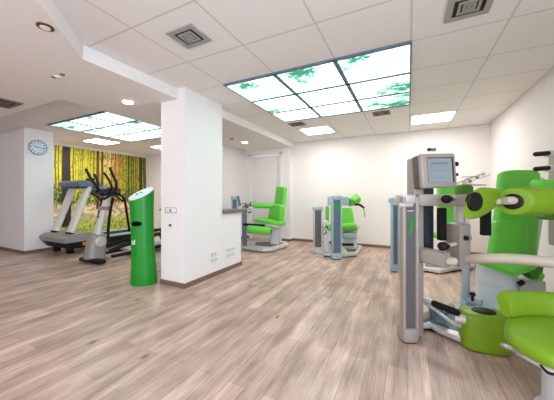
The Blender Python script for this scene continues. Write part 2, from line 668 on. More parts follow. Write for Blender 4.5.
def vnoise(nv, nu, cv, cu):
    """smooth value noise of size nv x nu with cv x cu cells"""
    g = rng.random((cv + 2, cu + 2))
    y = np.linspace(0, cv, nv, endpoint=False); x = np.linspace(0, cu, nu, endpoint=False)
    yi, xi = y.astype(int), x.astype(int)
    yf, xf = y - yi, x - xi
    yf = yf * yf * (3 - 2 * yf); xf = xf * xf * (3 - 2 * xf)
    a = g[yi][:, xi]; b_ = g[yi][:, xi + 1]; c_ = g[yi + 1][:, xi]; d_ = g[yi + 1][:, xi + 1]
    return (a * (1 - xf) + b_ * xf) * (1 - yf)[:, None] + (c_ * (1 - xf) + d_ * xf) * yf[:, None]


def forest():
    Y0, Y1, Z0, Z1 = 3.60, 6.505, 0.09, 2.62
    nu, nv = 330, 230
    u = np.linspace(0, 1, nu)[None, :] * np.ones((nv, 1))
    v = np.linspace(0, 1, nv)[:, None] * np.ones((1, nu))
    ys = Y0 + u * (Y1 - Y0)
    yellow = np.array([250, 232, 44.]); green = np.array([130, 160, 34.]); lime = np.array([216, 220, 60.]); dark = np.array([34, 42, 22.])
    n1, n2, n3 = vnoise(nv, nu, 14, 60), vnoise(nv, nu, 60, 90), vnoise(nv, nu, 6, 8)
    base = yellow * (1 - u[..., None] * 0.25) + (np.array([214, 168, 60.]) - yellow) * 0.0
    w = np.clip(0.0 + 0.95 * u + 0.5 * (n3 - 0.5), 0, 1)[..., None]
    img = base * (1 - w * 0.55) + green * w * 0.55
    img = img * (1 - 0.35 * np.clip(n1 - 0.5, 0, 1)[..., None]) 
    leaf = (n2 > 0.62)[..., None] * (0.45 + 0.4 * u[..., None])
    img = img * (1 - leaf * 0.5) + lime * leaf * 0.5
    # pinkish glow of sun between the trunks
    gl = np.exp(-(((ys - 5.15) / 0.28) ** 2 + ((v - 0.95) / 0.28) ** 2))[..., None]
    img = img * (1 - gl) + np.array([246, 222, 140.]) * gl
    gl = np.exp(-(((ys - 5.5) / 0.10) ** 2 + ((v - 0.9) / 0.2) ** 2))[..., None] * 0.7
    img = img * (1 - gl) + np.array([214, 130, 70.]) * gl
    n5 = vnoise(nv, nu, 40, 110)
    dk = (np.clip((n5 - 0.62) * 6, 0, 1) * (0.35 + 0.5 * u) * np.clip((v - 0.3) / 0.2, 0, 1))[..., None]
    img = img * (1 - dk) + np.array([86, 96, 26.]) * dk
    # lower woodland: dark shrubs from half height down, pale ground at the bottom
    hz = 0.50 + 0.05 * (n3 - 0.5)
    sh = np.clip((hz + 0.10 - v) / 0.12, 0, 1)[..., None]
    shade = dark * 0.6 + green * 0.5 * n1[..., None] + lime * 0.55 * (n2[..., None] > 0.58)
    img = img * (1 - sh) + shade * sh
    gd = np.clip((hz - 0.10 - v) / 0.05, 0, 1)[..., None]
    n4 = vnoise(nv, nu, 46, 40)
    ground = np.array([222, 210, 160.]) * (0.72 + 0.45 * n4[..., None]) + np.array([10, -16, 6.]) * (n2[..., None] > 0.6)
    gl2 = np.clip((0.22 - v) / 0.1, 0, 1)[..., None]
    ground = ground * (1 - gl2) + (np.array([180, 200, 84.]) * (0.6 + 0.6 * n2[..., None])) * gl2
    img = img * (1 - gd) + ground * gd
    # trunks: centre, half width, colour, foot height
    wob = (vnoise(nv, nu, 5, 3) - 0.5) * 0.05
    tr = [(3.66, .022, (40, 46, 24), .3), (3.73, .018, (96, 104, 34), .3), (3.80, .012, (60, 70, 30), .4), (3.985, .115, (38, 28, 34), .10), (4.16, .014, (70, 66, 24), .35),
          (4.40, .014, (150, 130, 40), .35), (4.36, .006, (90, 80, 30), .35), (4.62, .012, (130, 118, 36), .4), (4.72, .010, (110, 96, 36), .4),
          (4.83, .045, (84, 44, 24), .28), (4.96, .034, (86, 48, 30), .30), (5.10, .010, (170, 130, 60), .4), (5.24, .016, (150, 90, 50), .35),
          (5.36, .030, (156, 92, 48), .34), (5.46, .010, (180, 110, 60), .4), (5.62, .030, (150, 118, 40), .36), (5.74, .016, (80, 84, 30), .38), (5.83, .036, (64, 70, 28), .34),
          (5.93, .014, (50, 56, 24), .4), (6.00, .030, (98, 96, 36), .36), (6.10, .012, (60, 66, 24), .4), (6.16, .018, (150, 110, 44), .4), (6.29, .060, (22, 24, 18), .22), (6.41, .028, (52, 66, 26), .3), (6.47, .022, (24, 28, 16), .25)]
    for k in range(16):
        tr.append((rng.uniform(4.2, 6.5), rng.uniform(.003, .009), (70 + 50 * rng.random(), 76 + 40 * rng.random(), 30), rng.uniform(.34, .5)))
    for (cy, hw, c, foot) in tr:
        d = np.abs(ys + wob * (0.4 if hw > 0.03 else 1) - cy) - hw * (1.15 - 0.3 * v)
        mk = np.clip(-d / 0.012 + 0.5, 0, 1) * np.clip((v - foot) / 0.02, 0, 1)
        cc = np.array(c, float) * (0.8 + 0.5 * n2[..., None])
        img = img * (1 - mk[..., None]) + cc * mk[..., None]
    img = img * (0.9 + 0.22 * rng.random((nv, nu, 1)))
    return Y0, Y1, Z0, Z1, nu, nv, np.clip(img, 4, 252)


Y0, Y1, Z0, Z1, nu, nv, img = forest()
o = print_grid('forest_mural', (-8.592, Y0, Z0), (0, Y1 - Y0, 0), (0, 0, Z1 - Z0), nu, nv, img, M['print'], depth=(-0.006, 0, 0))
tag(o, 'yellow green forest photo mural covering the wall behind the treadmill', 'mural')


# ------------------------------------------------------------------ backlit ceiling pictures
def branches(nu, nv, spots):
    u = np.linspace(0, 1, nu)[None, :] * np.ones((nv, 1))
    v = np.linspace(0, 1, nv)[:, None] * np.ones((1, nu))
    a, b_ = vnoise(nv, nu, 95, 95), vnoise(nv, nu, 26, 26)
    img = np.ones((nv, nu, 3)) * np.array([222, 252, 246.])
    dens = np.full((nv, nu), 0.10) + 0.25 * np.clip(vnoise(nv, nu, 9, 9) - 0.4, 0, 1)
    for (su, sv, r, k) in spots:
        dens = np.maximum(dens, k * np.exp(-(((u - su) / r) ** 2 + ((v - sv) / (r * 0.8)) ** 2)))
    th = a * 0.6 + b_ * 0.55
    faint = np.clip((dens * 1.0 + th - 0.86) * 4, 0, 1)[..., None]
    img = img * (1 - faint * 0.75) + np.array([112, 158, 132.]) * faint * 0.75
    full = np.clip((dens * 1.15 + th - 1.30) * 4, 0, 1)[..., None]
    img = img * (1 - full) + np.array([48, 104, 84.]) * full
    return np.clip(img, 3, 255)


def skylight(name, label, xs, ys, z, spots, grp):
    x0, x1, y0, y1 = xs[0], xs[-1], ys[0], ys[-1]
    r = thing(name, label, 'ceiling light', ((x0 + x1) / 2, (y0 + y1) / 2, z), grp)
    nx, ny = len(xs) - 1, len(ys) - 1
    N = 66
    img = branches(N * nx, N * ny, spots)
    g = 0.007
    for i in range(nx):
        for j in range(ny):
            print_grid('light_panel', (xs[i] + g, ys[j] + g, z - 0.012), (xs[i + 1] - xs[i] - 2 * g, 0, 0), (0, ys[j + 1] - ys[j] - 2 * g, 0), N, N,
                       img[j * N:(j + 1) * N, i * N:(i + 1) * N], M['backlit'], r)
    b = new()
    for i, x in enumerate(xs):
        w = 0.048 if 0 < i < nx else 0.016
        box(b, (x, (y0 + y1) / 2, z - 0.010), (w, y1 - y0 + 0.016, 0.018))
    for y in ys:
        box(b, ((x0 + x1) / 2, y, z - 0.010), (x1 - x0 + 0.016, 0.044, 0.018))
    obj('frame', b, M['panel_blue'], r)
    return r


X1 = [-2.153, -1.427, -0.701, 0.025]
Y1s = [2.79, 3.465, 4.10, 4.69]
skylight('backlit_ceiling', 'large backlit leafy sky picture in the raised ceiling right of the pillar', X1, Y1s, H_MAIN,
         [(0.12, 0.06, 0.10, .9), (0.16, 0.14, 0.12, .5), (0.04, 0.62, 0.09, .9), (0.47, 0.05, 0.13, .95), (0.44, 0.16, 0.10, .5), (0.77, 0.02, 0.13, .8), (0.70, 0.12, 0.06, .5),
          (0.97, 0.55, 0.15, .9), (0.86, 0.62, 0.16, .62), (0.93, 0.92, 0.2, .95), (0.76, 0.86, 0.16, .7), (0.5, 0.9, 0.1, .4), (0.2, 0.75, 0.12, .4), (0.3, 0.15, 0.4, .33), (0.85, 0.8, 0.3, .45), (0.85, 0.2, 0.3, .25), (1.0, 0.75, 0.1, .9)], 'backlit sky pictures')
skylight('backlit_ceiling', 'far backlit leafy sky picture in the ceiling left of the pillar', [-6.60, -5.92, -5.21, -4.50], [2.75, 3.35, 3.96, 4.57], H_MAIN,
         [(0.10, 0.16, 0.12, .9), (0.02, 0.10, 0.10, .9), (0.60, 0.05, 0.05, 1.0), (0.12, 0.38, 0.12, .7), (0.85, 0.36, 0.10, .9), (0.60, 0.95, 0.16, .7), (0.9, 0.7, 0.2, .5), (0.1, 0.5, 0.1, .5), (0.4, 0.3, 0.4, .3), (0.3, 0.1, 0.3, .4), (0.25, 0.1, 0.1, .4)], 'backlit sky pictures')


def flat_light(label, x0, x1, y0, y1, z=H_MAIN):
    r = thing('recessed_ceiling_light', label, 'ceiling light', ((x0 + x1) / 2, (y0 + y1) / 2, z), 'small white ceiling panels')
    b = new()
    box(b, ((x0 + x1) / 2, (y0 + y1) / 2, z - 0.008), (x1 - x0, y1 - y0, 0.010), bev=0.003)
    obj('diffuser', b, M['tube'], r)
    b = new()
    for x in (x0, x1):
        box(b, (x, (y0 + y1) / 2, z - 0.007), (0.02, y1 - y0 + 0.02, 0.014))
    for y in (y0, y1):
        box(b, ((x0 + x1) / 2, y, z - 0.007), (x1 - x0 + 0.02, 0.02, 0.014))
    obj('frame', b, M['white'], r)


flat_light('white light panel in the ceiling beside the small vent, above the far green machine', -2.13, -1.49, 5.38, 5.96)
flat_light('white light panel in the ceiling near the right back corner', 0.06, 0.74, 5.40, 6.02)
flat_light('white light panel in the ceiling above the forest mural', -7.70, -7.08, 3.95, 4.55)
flat_light('white light panel in the ceiling partly hidden by the pillar', -6.85, -6.25, 5.32, 5.85)


def downlight(label, x, y, lit=True, r_=0.075):
    r = thing('downlight', label, 'downlight', (x, y, H_LOW), 'round downlights in the lowered ceiling')
    b = new()
    R = [ellipse((x, y, H_LOW - dz), (1, 0, 0), (0, 1, 0), q, q, 28) for q, dz in ((r_, 0.0), (r_, 0.008), (r_ * 0.72, 0.012), (r_ * 0.68, 0.004))]
    loft(b, R)
    obj('trim_ring', b, M['white'] if lit else M['bronze'], r)
    b = new()
    loft(b, [ellipse((x, y, H_LOW - dz), (1, 0, 0), (0, 1, 0), r_ * q, r_ * q, 28) for dz, q in ((0.010, 0.62 if not lit else 0.86), (0.0145, 0.60 if not lit else 0.84))])
    obj('lamp', b, M['spot'] if lit else M['soffit'], r)


downlight('lit round downlight between the pillar and the left backlit picture', -3.50, 2.37, True)
downlight('lit round downlight in the alcove ceiling above the door', -3.58, 5.43, True)
downlight('unlit bronze ringed downlight at the upper left of the ceiling', -2.52, 1.03, False, 0.055)


def vent(label, cx, cy, sx, sy, z=H_MAIN, dull=False):
    r = thing('ceiling_vent', label, 'vent', (cx, cy, z), 'square ceiling air vents')
    b = new()
    t_ = 0.045
    for s in (-1, 1):
        box(b, (cx + s * (sx - t_) / 2, cy, z - 0.006), (t_, sy, 0.012))
        box(b, (cx, cy + s * (sy - t_) / 2, z - 0.006), (sx - 2 * t_, t_, 0.012))
    obj('frame', b, M['vent_brown'] if dull else M['vent'], r)
    b = new()
    box(b, (cx, cy, z - 0.002), (sx - 2 * t_ + .004, sy - 2 * t_ + .004, 0.003))
    obj('duct_shade', b, M['vent_shade'], r)  # dark sheet stands in for the shade inside the duct
    for k, f in enumerate((0.50, 0.28)):
        b = new()
        w = 0.02
        for s in (-1, 1):
            box(b, (cx + s * (sx * f - w) / 2, cy, z - 0.010), (w, sy * f, 0.008))
            box(b, (cx, cy + s * (sy * f - w) / 2, z - 0.010), (sx * f - 2 * w, w, 0.008))
        obj('louvre', b, M['vent_brown'] if dull else M['vent'], r)
    b = new()
    box(b, (cx, cy, z - 0.011), (sx * 0.10, sy * 0.10, 0.006))
    obj('centre_plate', b, M['vent_brown'] if dull else M['vent'], r)


vent('square metal vent in the ceiling above and right of the pillar', -1.79, 1.80, 0.30, 0.27)
vent('square metal vent at the top edge of the picture, upper right', 0.42, 2.46, 0.30, 0.30)
vent('small vent in the ceiling beside the white light panel left of centre', -2.02, 4.98, 0.30, 0.24, dull=True)
vent('small vent in the ceiling behind the right end of the backlit picture', -0.42, 4.98, 0.28, 0.24, dull=True)
vent('dark vent in the lowered ceiling at the far left edge', -5.13, 1.60, 0.46, 0.30, H_LOW, dull=True)

r = thing('ceiling_sensor', 'small ceiling sensor with two dark spots in the lowered ceiling at left', 'sensor', (-3.43, 1.50, H_LOW))
loft(b := new(), [ellipse((-3.47, 1.53, H_LOW - dz), (1, 0, 0), (0, 1, 0), q, q, 20) for q, dz in ((0.038, 0), (0.036, 0.008), (0.028, 0.012))])
obj('housing', b, M['white'], r)
loft(b := new(), [ellipse((-3.49, 1.50, H_LOW - dz), (1, 0, 0), (0, 1, 0), q, q, 16) for q, dz in ((0.022, 0.010), (0.020, 0.015))])
obj('lens', b, M['bronze'], r)
loft(b := new(), [ellipse((-3.35, 1.52, H_LOW - dz), (1, 0, 0), (0, 1, 0), q, q, 16) for q, dz in ((0.024, 0), (0.022, 0.008))])
obj('indicator', b, M['bronze'], r)
loft(b := new(), [ellipse((-3.63, 4.97, H_LOW - dz), (1, 0, 0), (0, 1, 0), q, q, 20) for q, dz in ((0.05, 0), (0.05, 0.02), (0.03, 0.035))])
tag(obj('smoke_detector', b, M['vent']), 'small grey detector beside the downlight in the alcove ceiling', 'smoke detector')

# ------------------------------------------------------------------ clock
cx, cy, cz, cr = -7.3, 2.85, 2.30, 0.165
r = thing('wall_clock', 'round pale blue wall clock high on the white wall at left', 'clock', (cx, cy, cz))
EY, EZ = Vector((0, 1, 0)), Vector((0, 0, 1))
loft(b := new(), [ellipse((cx + dx, cy, cz), EY, EZ, q, q, 40) for dx, q in ((0.0, cr), (0.028, cr), (0.036, cr - 0.008), (0.030, cr - 0.016), (0.018, cr - 0.018))])
obj('rim', b, M['clock_rim'], r)
loft(b := new(), [ellipse((cx + dx, cy, cz), EY, EZ, cr - 0.017, cr - 0.017, 40) for dx in (0.016, 0.0215)])
obj('dial', b, M['clock_face'], r)
for k in range(12):
    a = k * PI / 6
    b = new()
    box(b, (cx + 0.0225, cy + math.sin(a) * cr * 0.74, cz + math.cos(a) * cr * 0.74), (0.002, 0.014, 0.030 if k % 3 else 0.04), rot=Matrix.Rotation(-a, 4, 'X'))
    obj('hour_mark', b, M['ink'], r)
for nm, a, l, w in (('hour_hand', math.radians(285), 0.075, 0.014), ('minute_hand', math.radians(97), 0.115, 0.010)):
    b = new()
    box(b, (cx + 0.026, cy + math.sin(a) * l / 2, cz + math.cos(a) * l / 2), (0.003, w, l), rot=Matrix.Rotation(-a, 4, 'X'))
    obj(nm, b, M['ink'], r)

# ------------------------------------------------------------------ switch plate, thermostat, sockets, wall fitting
r = thing('switch_plate', 'wide switch plate with a thin red border on the pillar', 'switch', (-2.925, 2.61, 1.04))
box(b := new(), (-2.925, 2.604, 1.042), (0.235, 0.012, 0.088), bev=0.004)
obj('plate', b, M['white'], r)
b = new()
for s in (-1, 1):
    box(b, (-2.925 + s * 0.106, 2.5975, 1.042), (0.006, 0.003, 0.070))
    box(b, (-2.925, 2.5975, 1.042 + s * 0.034), (0.212, 0.003, 0.006))
obj('border', b, M['red'], r, label='thin red border line')
b = new()
box(b, (-2.93, 2.5965, 1.042), (0.016, 0.004, 0.034))
box(b, (-2.93, 2.5965, 1.034), (0.036, 0.004, 0.016))
obj('key_symbol', b, M['ink'], r)
r = thing('thermostat', 'small round dark knob on a white base below the switch plate', 'thermostat', (-2.93, 2.61, 0.84))
box(b := new(), (-2.935, 2.603, 0.835), (0.075, 0.014, 0.075), bev=0.006)
obj('base', b, M['white'], r)
tube(b := new(), [(-2.925, 2.596, 0.838), (-2.925, 2.578, 0.838)], 0.016)
obj('knob', b, M['black'], r)


def socket(y, z, n, label):
    r = thing('wall_socket', label, 'wall socket', (-2.68, y, z), 'white wall sockets on the pillar side')
    box(b := new(), (-2.676, y, z), (0.008, 0.078 * n, 0.08), bev=0.003)
    obj('plate', b, M['white'], r)
    for k in range(n):
        yc = y + (k - (n - 1) / 2) * 0.078
        loft(b := new(), [ellipse((-2.68 + dx, yc, z), EY, EZ, q, q, 20) for dx, q in ((0.008, 0.030), (0.0105, 0.030), (0.0105, 0.026), (0.0085, 0.024))])
        obj('outlet', b, M['outlet'], r)


socket(3.19, 0.345, 2, 'white double wall socket low on the pillar side, upper left one')
socket(3.20, 0.255, 2, 'white double wall socket low on the pillar side, lower left one')
socket(3.62, 0.340, 3, 'white triple wall socket low on the wall under the counter, upper right one')
socket(3.62, 0.250, 3, 'white triple wall socket low on the wall under the counter, lower right one')

r = thing('wall_bracket', 'small dark two part bracket on the back wall just above the near screen', 'bracket', (0.15, YB, 2.42))
wp = at(429.5, 149, 1)
for px, nm, mm in ((429.3, 'clamp', M['black']), (434.0, 'hook', M['panel'])):
    dv = at(px, 149.5, 1) - Vector((0, 0, EYE))
    k = (YB - 0.02) / dv.y
    p = Vector((0, 0, EYE)) + dv * k
    box(b := new(), (p.x, YB - 0.02, p.z), (0.085, 0.04, 0.07), bev=0.015)
    if nm == 'clamp':
        r.location = (p.x + 0.05, YB, p.z)
        box(b, (p.x + 0.06, YB - 0.012, p.z), (0.08, 0.02, 0.03))
    obj(nm, b, mm, r)


# ------------------------------------------------------------------ green kiosk
kx, ky = -3.385, 2.51
r = thing('chip_card_kiosk', 'tall green rounded column kiosk with slanted white display beside the pillar', 'kiosk', (kx, ky, 0))
rings = []
prof = [(0.0, .176, .02), (0.03, .180, .02), (0.25, .168, .015), (0.5, .155, .005), (0.8, .150, -.005), (1.05, .158, -.012), (1.2, .168, -.015)]
for z, q, off in prof:
    rings.append(ellipse(Vector((kx, ky, z)) + AXS * off, AXS, AXD, q, q * 0.85, 40))
top = []
for p in rings[-1]:
    s = (p - Vector((kx, ky, 0))).dot(AXS)
    d_ = (p - Vector((kx, ky, 0))).dot(AXD)
    top.append(Vector((p.x, p.y, 1.265 + 0.34 * (s + .015) + 0.52 * d_)))
mid = [p.lerp(q, 0.6) for p, q in zip(rings[-2], top)]
rings[-1] = mid
rings.append(top)
obj('body', loft(new(), rings), M['kiosk'], r, angle=50)
c0 = sum(top, Vector()) / len(top)
nrm = (top[0] - c0).cross(top[10] - c0).normalized()
if nrm.z < 0:
    nrm = -nrm
ring2 = [c0 + (p - c0) * 1.0 + nrm * 0.002 for p in top]
ring3 = [c0 + (p - c0) * 0.98 + nrm * 0.016 for p in top]
ring4 = [c0 + (p - c0) * 0.84 + nrm * 0.018 for p in top]
obj('display_rim', loft(new(), [ring2, ring3, ring4]), M['white'], r)
obj('display', loft(new(), [[c0 + (p - c0) * 0.82 + nrm * k for p in top] for k in (0.017, 0.021)]), M['kiosk_top'], r)
b = new()
for (a, e, q) in ((-.02, -.01, .030), (.02, .012, .022), (-.045, .01, .015), (.0, .03, .016), (.045, -.005, .012)):
    loft(b, [ellipse(c0 + AXS * (a - .02) + AXD * e + Vector((0, 0, 0.34 * (a - .02) + 0.52 * e)) + nrm * k, AXS, (AXD + Vector((0, 0, .52))).normalized(), q, q * 0.8, 10) for k in (0.019, 0.024)])
obj('display_emblem', b, M['number_green'], r, label='small green leaf emblem on the display')


def kiosk_front(s, z, dy=0.0):
    return Vector((kx, ky, z)) + AXS * s - AXD * (0.127 + dy)


b = new()
loft(b, [ellipse(kiosk_front(-0.02, 0.855, dy), AXS, AXZ, q, q * 0.50, 24) for dy, q in ((-0.04, 0.075), (0.006, 0.070))])
obj('hand_recess_shade', b, M['kiosk_recess_shade'], r)  # near-black disc paints the shade of the recess
b = new()
q = kiosk_front(-0.055, 0.60, 0.012)
for ds, dz, sx, sz in ((-0.014, 0.0, 0.012, 0.05), (0.014, 0.01, 0.012, 0.055), (0.0, -0.022, 0.034, 0.012), (0.0, 0.012, 0.03, 0.01)):
    box(b, q + AXS * ds + AXZ * dz, (sx, 0.01, sz), yaw=YAW)
obj('white_emblem', b, M['white'], r)

# ------------------------------------------------------------------ treadmill
tx, ty = -6.70, 2.98
r = thing('treadmill', 'treadmill with two slanted pale uprights in front of the forest mural', 'treadmill', (tx, ty + 0.9, 0))
b = new()
prof = [(-0.12, .27), (-0.14, .36), (-0.05, .42), (0.35, .45), (0.45, .40), (0.45, .27)]
loft(b, [[Vector((tx + sx, ty + y, z)) for y, z in prof] for sx in (-0.53, -0.50, 0.46, 0.49)])
hood = obj('motor_hood', b, M['tread_grey'], r, angle=25)
box(b := new(), (tx - 0.02, ty - 0.135, 0.345), (0.012, 0.012, 0.06))
obj('emblem', b, M['number_green'], hood)
b = new()
prof = [(-0.115, .27), (0.0, .13), (1.95, .15), (1.95, .27)]
loft(b, [[Vector((tx + sx, ty + y, z)) for y, z in prof] for sx in (-0.50, 0.46)])
obj('chassis', b, M['black'], r)
b = new()
box(b, (tx - 0.02, ty + 1.2, 0.285), (0.62, 1.5, 0.025))
obj('running_belt', b, M['rubber'], r)
for s in (-1, 1):
    box(b := new(), (tx - 0.02 + s * 0.38, ty + 1.2, 0.29), (0.13, 1.5, 0.05), bev=0.015)
    obj('side_rail', b, M['blue_grey'], r)
for sx in (-0.36, 0.18):
    box(b := new(), (tx + sx, ty + 0.12, 0.075), (0.10, 0.12, 0.17), bev=0.02)
    obj('foot', b, M['black'], r)
for sx in (-0.36, 0.36):
    box(b := new(), (tx + sx, ty + 1.8, 0.075), (0.10, 0.12, 0.17), bev=0.02)
    obj('foot', b, M['black'], r)
box(b := new(), (tx + 0.45, ty + 0.42, 0.21), (0.06, 0.40, 0.07), bev=0.01)
obj('orange_block', b, M['orange'], r)  # orange block low on the right side of the deck
for sx in (-0.37, 0.25):
    b = new()
    lo_ = Vector((tx + sx, ty + 0.08, 0.42)); hi_ = Vector((tx + sx + 0.02, ty + 0.44, 1.46))
    dirv = (hi_ - lo_).normalized()
    sd = Vector((0, 1, 0)) - dirv * dirv.y
    sd.normalize()
    loft(b, [ellipse(p, (1, 0, 0), sd, w, 0.055, 20, 3.0) for p, w in ((lo_, .105), (lo_.lerp(hi_, .5), .095), (hi_, .09))])
    obj('upright', b, M['upright'], r)
    loft(b := new(), [ellipse(lo_ + dirv * k, (1, 0, 0), sd, .110, 0.06, 20, 3.0) for k in (0.0, 0.035)])
    obj('upright_collar', b, M['black'], r)
b = new()
prof = [(0.20, 1.44), (0.18, 1.53), (0.28, 1.58), (0.62, 1.56), (0.68, 1.50), (0.60, 1.44)]
loft(b, [[Vector((tx + sx, ty + y, z)) for y, z in prof] for sx in (-0.47, -0.44, 0.34, 0.37)])
con = obj('console', b, M['tread_console'], r, angle=25)
box(b := new(), (tx - 0.05, ty + 0.42, 1.43), (0.78, 0.40, 0.05), bev=0.015)
obj('console_tray', b, M['panel_navy'], r)
box(b := new(), (tx - 0.02, ty + 0.62, 1.60), (0.36, 0.03, 0.10), bev=0.01, rot=Matrix.Rotation(-0.4, 4, 'X'))
obj('display', b, M['black'], r)
for s in (-0.46, 0.42):
    tube(b := new(), [(tx + s * .8, ty + 0.62, 1.45), (tx + s * .9, ty + 0.95, 1.25), (tx + s, ty + 1.15, 1.10)], 0.022, smooth=4)
    obj('handrail', b, M['black'], r)

# ------------------------------------------------------------------ elliptical trainer
ex, ey = -5.24, 2.84
r = thing('elliptical_trainer', 'elliptical trainer with black handlebars and white mast left of the green kiosk', 'cross trainer', (ex, ey + 0.5, 0))
b = new()
box(b, (ex + 0.02, ey + 0.0, 0.05), (0.62, 0.16, 0.07), bev=0.03)
obj('front_stabiliser', b, M['black'], r)
b = new()
rg = []
for z, w, dd, oy in ((0.07, .155, .16, 0.08), (0.25, .14, .16, .10), (0.40, .125, .14, .12), (0.50, .105, .11, .14), (0.53, .07, .06, .15)):
    rg.append(ellipse((ex - 0.06, ey + oy, z), (1, 0, 0), (0, 1, 0), w, dd, 28, 3.0))
loft(b, rg)
obj('drive_housing', b, M['tread_grey'], r)
loft(b := new(), [ellipse((ex + 0.06 + k, ey + 0.12, 0.38), EY, EZ, q, q, 24) for k, q in ((0, .10), (0.03, .10), (0.045, .08))])
obj('flywheel_cap', b, M['silver'], r)
b = new()
lo_ = Vector((ex - 0.05, ey + 0.12, 0.50)); hi_ = Vector((ex + 0.0, ey + 0.30, 1.26))
sd = Vector((0, 1, -0.3)).normalized()
loft(b, [ellipse(p, (1, 0, 0), sd, w, 0.05, 20, 3.0) for p, w in ((lo_, .080), (hi_, .062))])
mast = obj('mast', b, M['upright'], r)
box(b := new(), lo_.lerp(hi_, 0.45) + Vector((-0.01, -0.056, 0)), (0.03, 0.006, 0.05))
obj('emblem', b, M['number_green'], mast)
box(b := new(), lo_.lerp(hi_, 0.66), (0.20, 0.14, 0.07), bev=0.02)
obj('pivot_collar', b, M['tread_grey'], r)
b = new()
prof = [(0.16, 1.28), (0.12, 1.36), (0.24, 1.42), (0.42, 1.38), (0.44, 1.28), (0.34, 1.22)]
loft(b, [[Vector((ex - 0.04 + sx, ey + y, z)) for y, z in prof] for sx in (-0.20, -0.14, 0.16, 0.22)])
obj('console', b, M['panel_navy'], r, angle=25)
# handlebars
for l in ([(99, 190, 4.95), (95.5, 185, 4.90), (91.5, 179.5, 4.86), (86, 169.5, 4.84)],
          [(104, 199, 4.9), (109.5, 195.5, 4.9), (115.5, 190, 4.9), (116.3, 183, 4.88), (113.5, 176.5, 4.86), (110, 168, 4.84)]):
    tube(b := new(), [at(*q) for q in l], 0.024, smooth=5, cap_round=True)
    obj('moving_handlebar', b, M['black'], r)
for l in ([(97, 192, 5.0), (98, 186, 5.02), (97, 180, 5.0), (94.5, 174.5, 4.98)],
          [(101, 194, 5.0), (107.5, 193.5, 4.98), (111.5, 189, 4.96), (111, 184.5, 4.94), (108, 178.5, 4.92), (104, 173, 4.9)]):
    tube(b := new(), [at(*q) for q in l], 0.021, smooth=5, cap_round=True)
    obj('grip_bar', b, M['black'], r)
for s in (-1, 1):
    tube(b := new(), [(ex - 0.04 + s * 0.16, ey + 0.32, 1.20), (ex - 0.05 + s * 0.17, ey + 0.26, 0.9), (ex - 0.05 + s * 0.18, ey + 0.22, 0.45), (ex + s * 0.2, ey + 0.28, 0.30)], 0.026, smooth=5)
    obj('swing_arm', b, M['rubber'], r)
# rear frame hoop
tube(b := new(), [at(103, 195, 5.0), at(113, 193.5, 5.0), at(120, 195, 5.05), at(124.5, 200, 5.1), at(127, 214, 5.2), at(129.5, 231, 5.3)], 0.022, smooth=6)
obj('rear_hoop', b, M['rubber'], r)
for s in (-1, 1):
    b = new()
    tube(b, [(ex + s * 0.18, ey + 0.22, 0.20), (ex + s * 0.20, ey + 1.0, 0.34), (ex + s * 0.20, ey + 1.7, 0.42)], 0.03)
    lev = obj('foot_lever', b, M['rubber'], r)
    box(b := new(), (ex + s * 0.20, ey + 1.15, 0.395), (0.17, 0.42, 0.035), bev=0.015)
    obj('foot_plate', b, M['black'], lev)
    tube(b := new(), [(ex + s * 0.2, ey + 0.25, 0.09), (ex + s * 0.2, ey + 1.95, 0.10)], 0.032)
    obj('floor_rail', b, M['black'], r)
box(b := new(), (ex, ey + 1.2, 0.12), (0.36, 1.1, 0.05), bev=0.02)
obj('ramp_cover', b, M['blue_grey'], r)
loft(b := new(), [ellipse((ex + k, ey + 1.8, 0.30), EY, EZ, .22, .20, 24) for k in (-0.13, 0.13)])
obj('rear_crank_housing', b, M['panel_navy'], r)
box(b := new(), (ex, ey + 1.95, 0.04), (0.60, 0.12, 0.07), bev=0.02)
obj('rear_stabiliser', b, M['black'], r)

# grey machine mostly hidden between kiosk and pillar
gx, gy = -4.72, 4.45
r = thing('exercise_bike', 'grey fitness machine mostly hidden between the green kiosk and the pillar', 'exercise bike', (gx, gy, 0))
b = new()
loft(b, [ellipse((gx + k, gy, 0.36), EY, EZ, .42 * q, .26 * q, 32, 2.6) for k, q in ((-.13, .9), (-.10, 1), (.10, 1), (.13, .9))])
obj('housing', b, M['tread_grey'], r)
box(b := new(), (gx, gy - 0.32, 0.05), (0.36, 0.12, 0.08), bev=0.03)
box(b, (gx, gy + 0.36, 0.05), (0.36, 0.12, 0.08), bev=0.03)
box(b, (gx, gy, 0.07), (0.12, 0.8, 0.08), bev=0.02)
obj('floor_frame', b, M['black'], r)
tube(b := new(), [(gx, gy + 0.28, 0.5), (gx, gy + 0.36, 0.86)], 0.03)
obj('seat_post', b, M['silver'], r)
box(b := new(), (gx, gy + 0.36, 0.88), (0.24, 0.28, 0.08), bev=0.035)
obj('saddle', b, M['blue_grey'], r)
tube(b := new(), [(gx, gy - 0.25, 0.5), (gx, gy - 0.36, 0.92)], 0.035)
obj('front_mast', b, M['silver'], r)
tube(b := new(), [(gx - 0.22, gy - 0.20, 0.98), (gx - 0.20, gy - 0.38, 0.93), (gx + 0.20, gy - 0.38, 0.93), (gx + 0.22, gy - 0.20, 0.98)], 0.016)
obj('handlebar', b, M['black'], r)


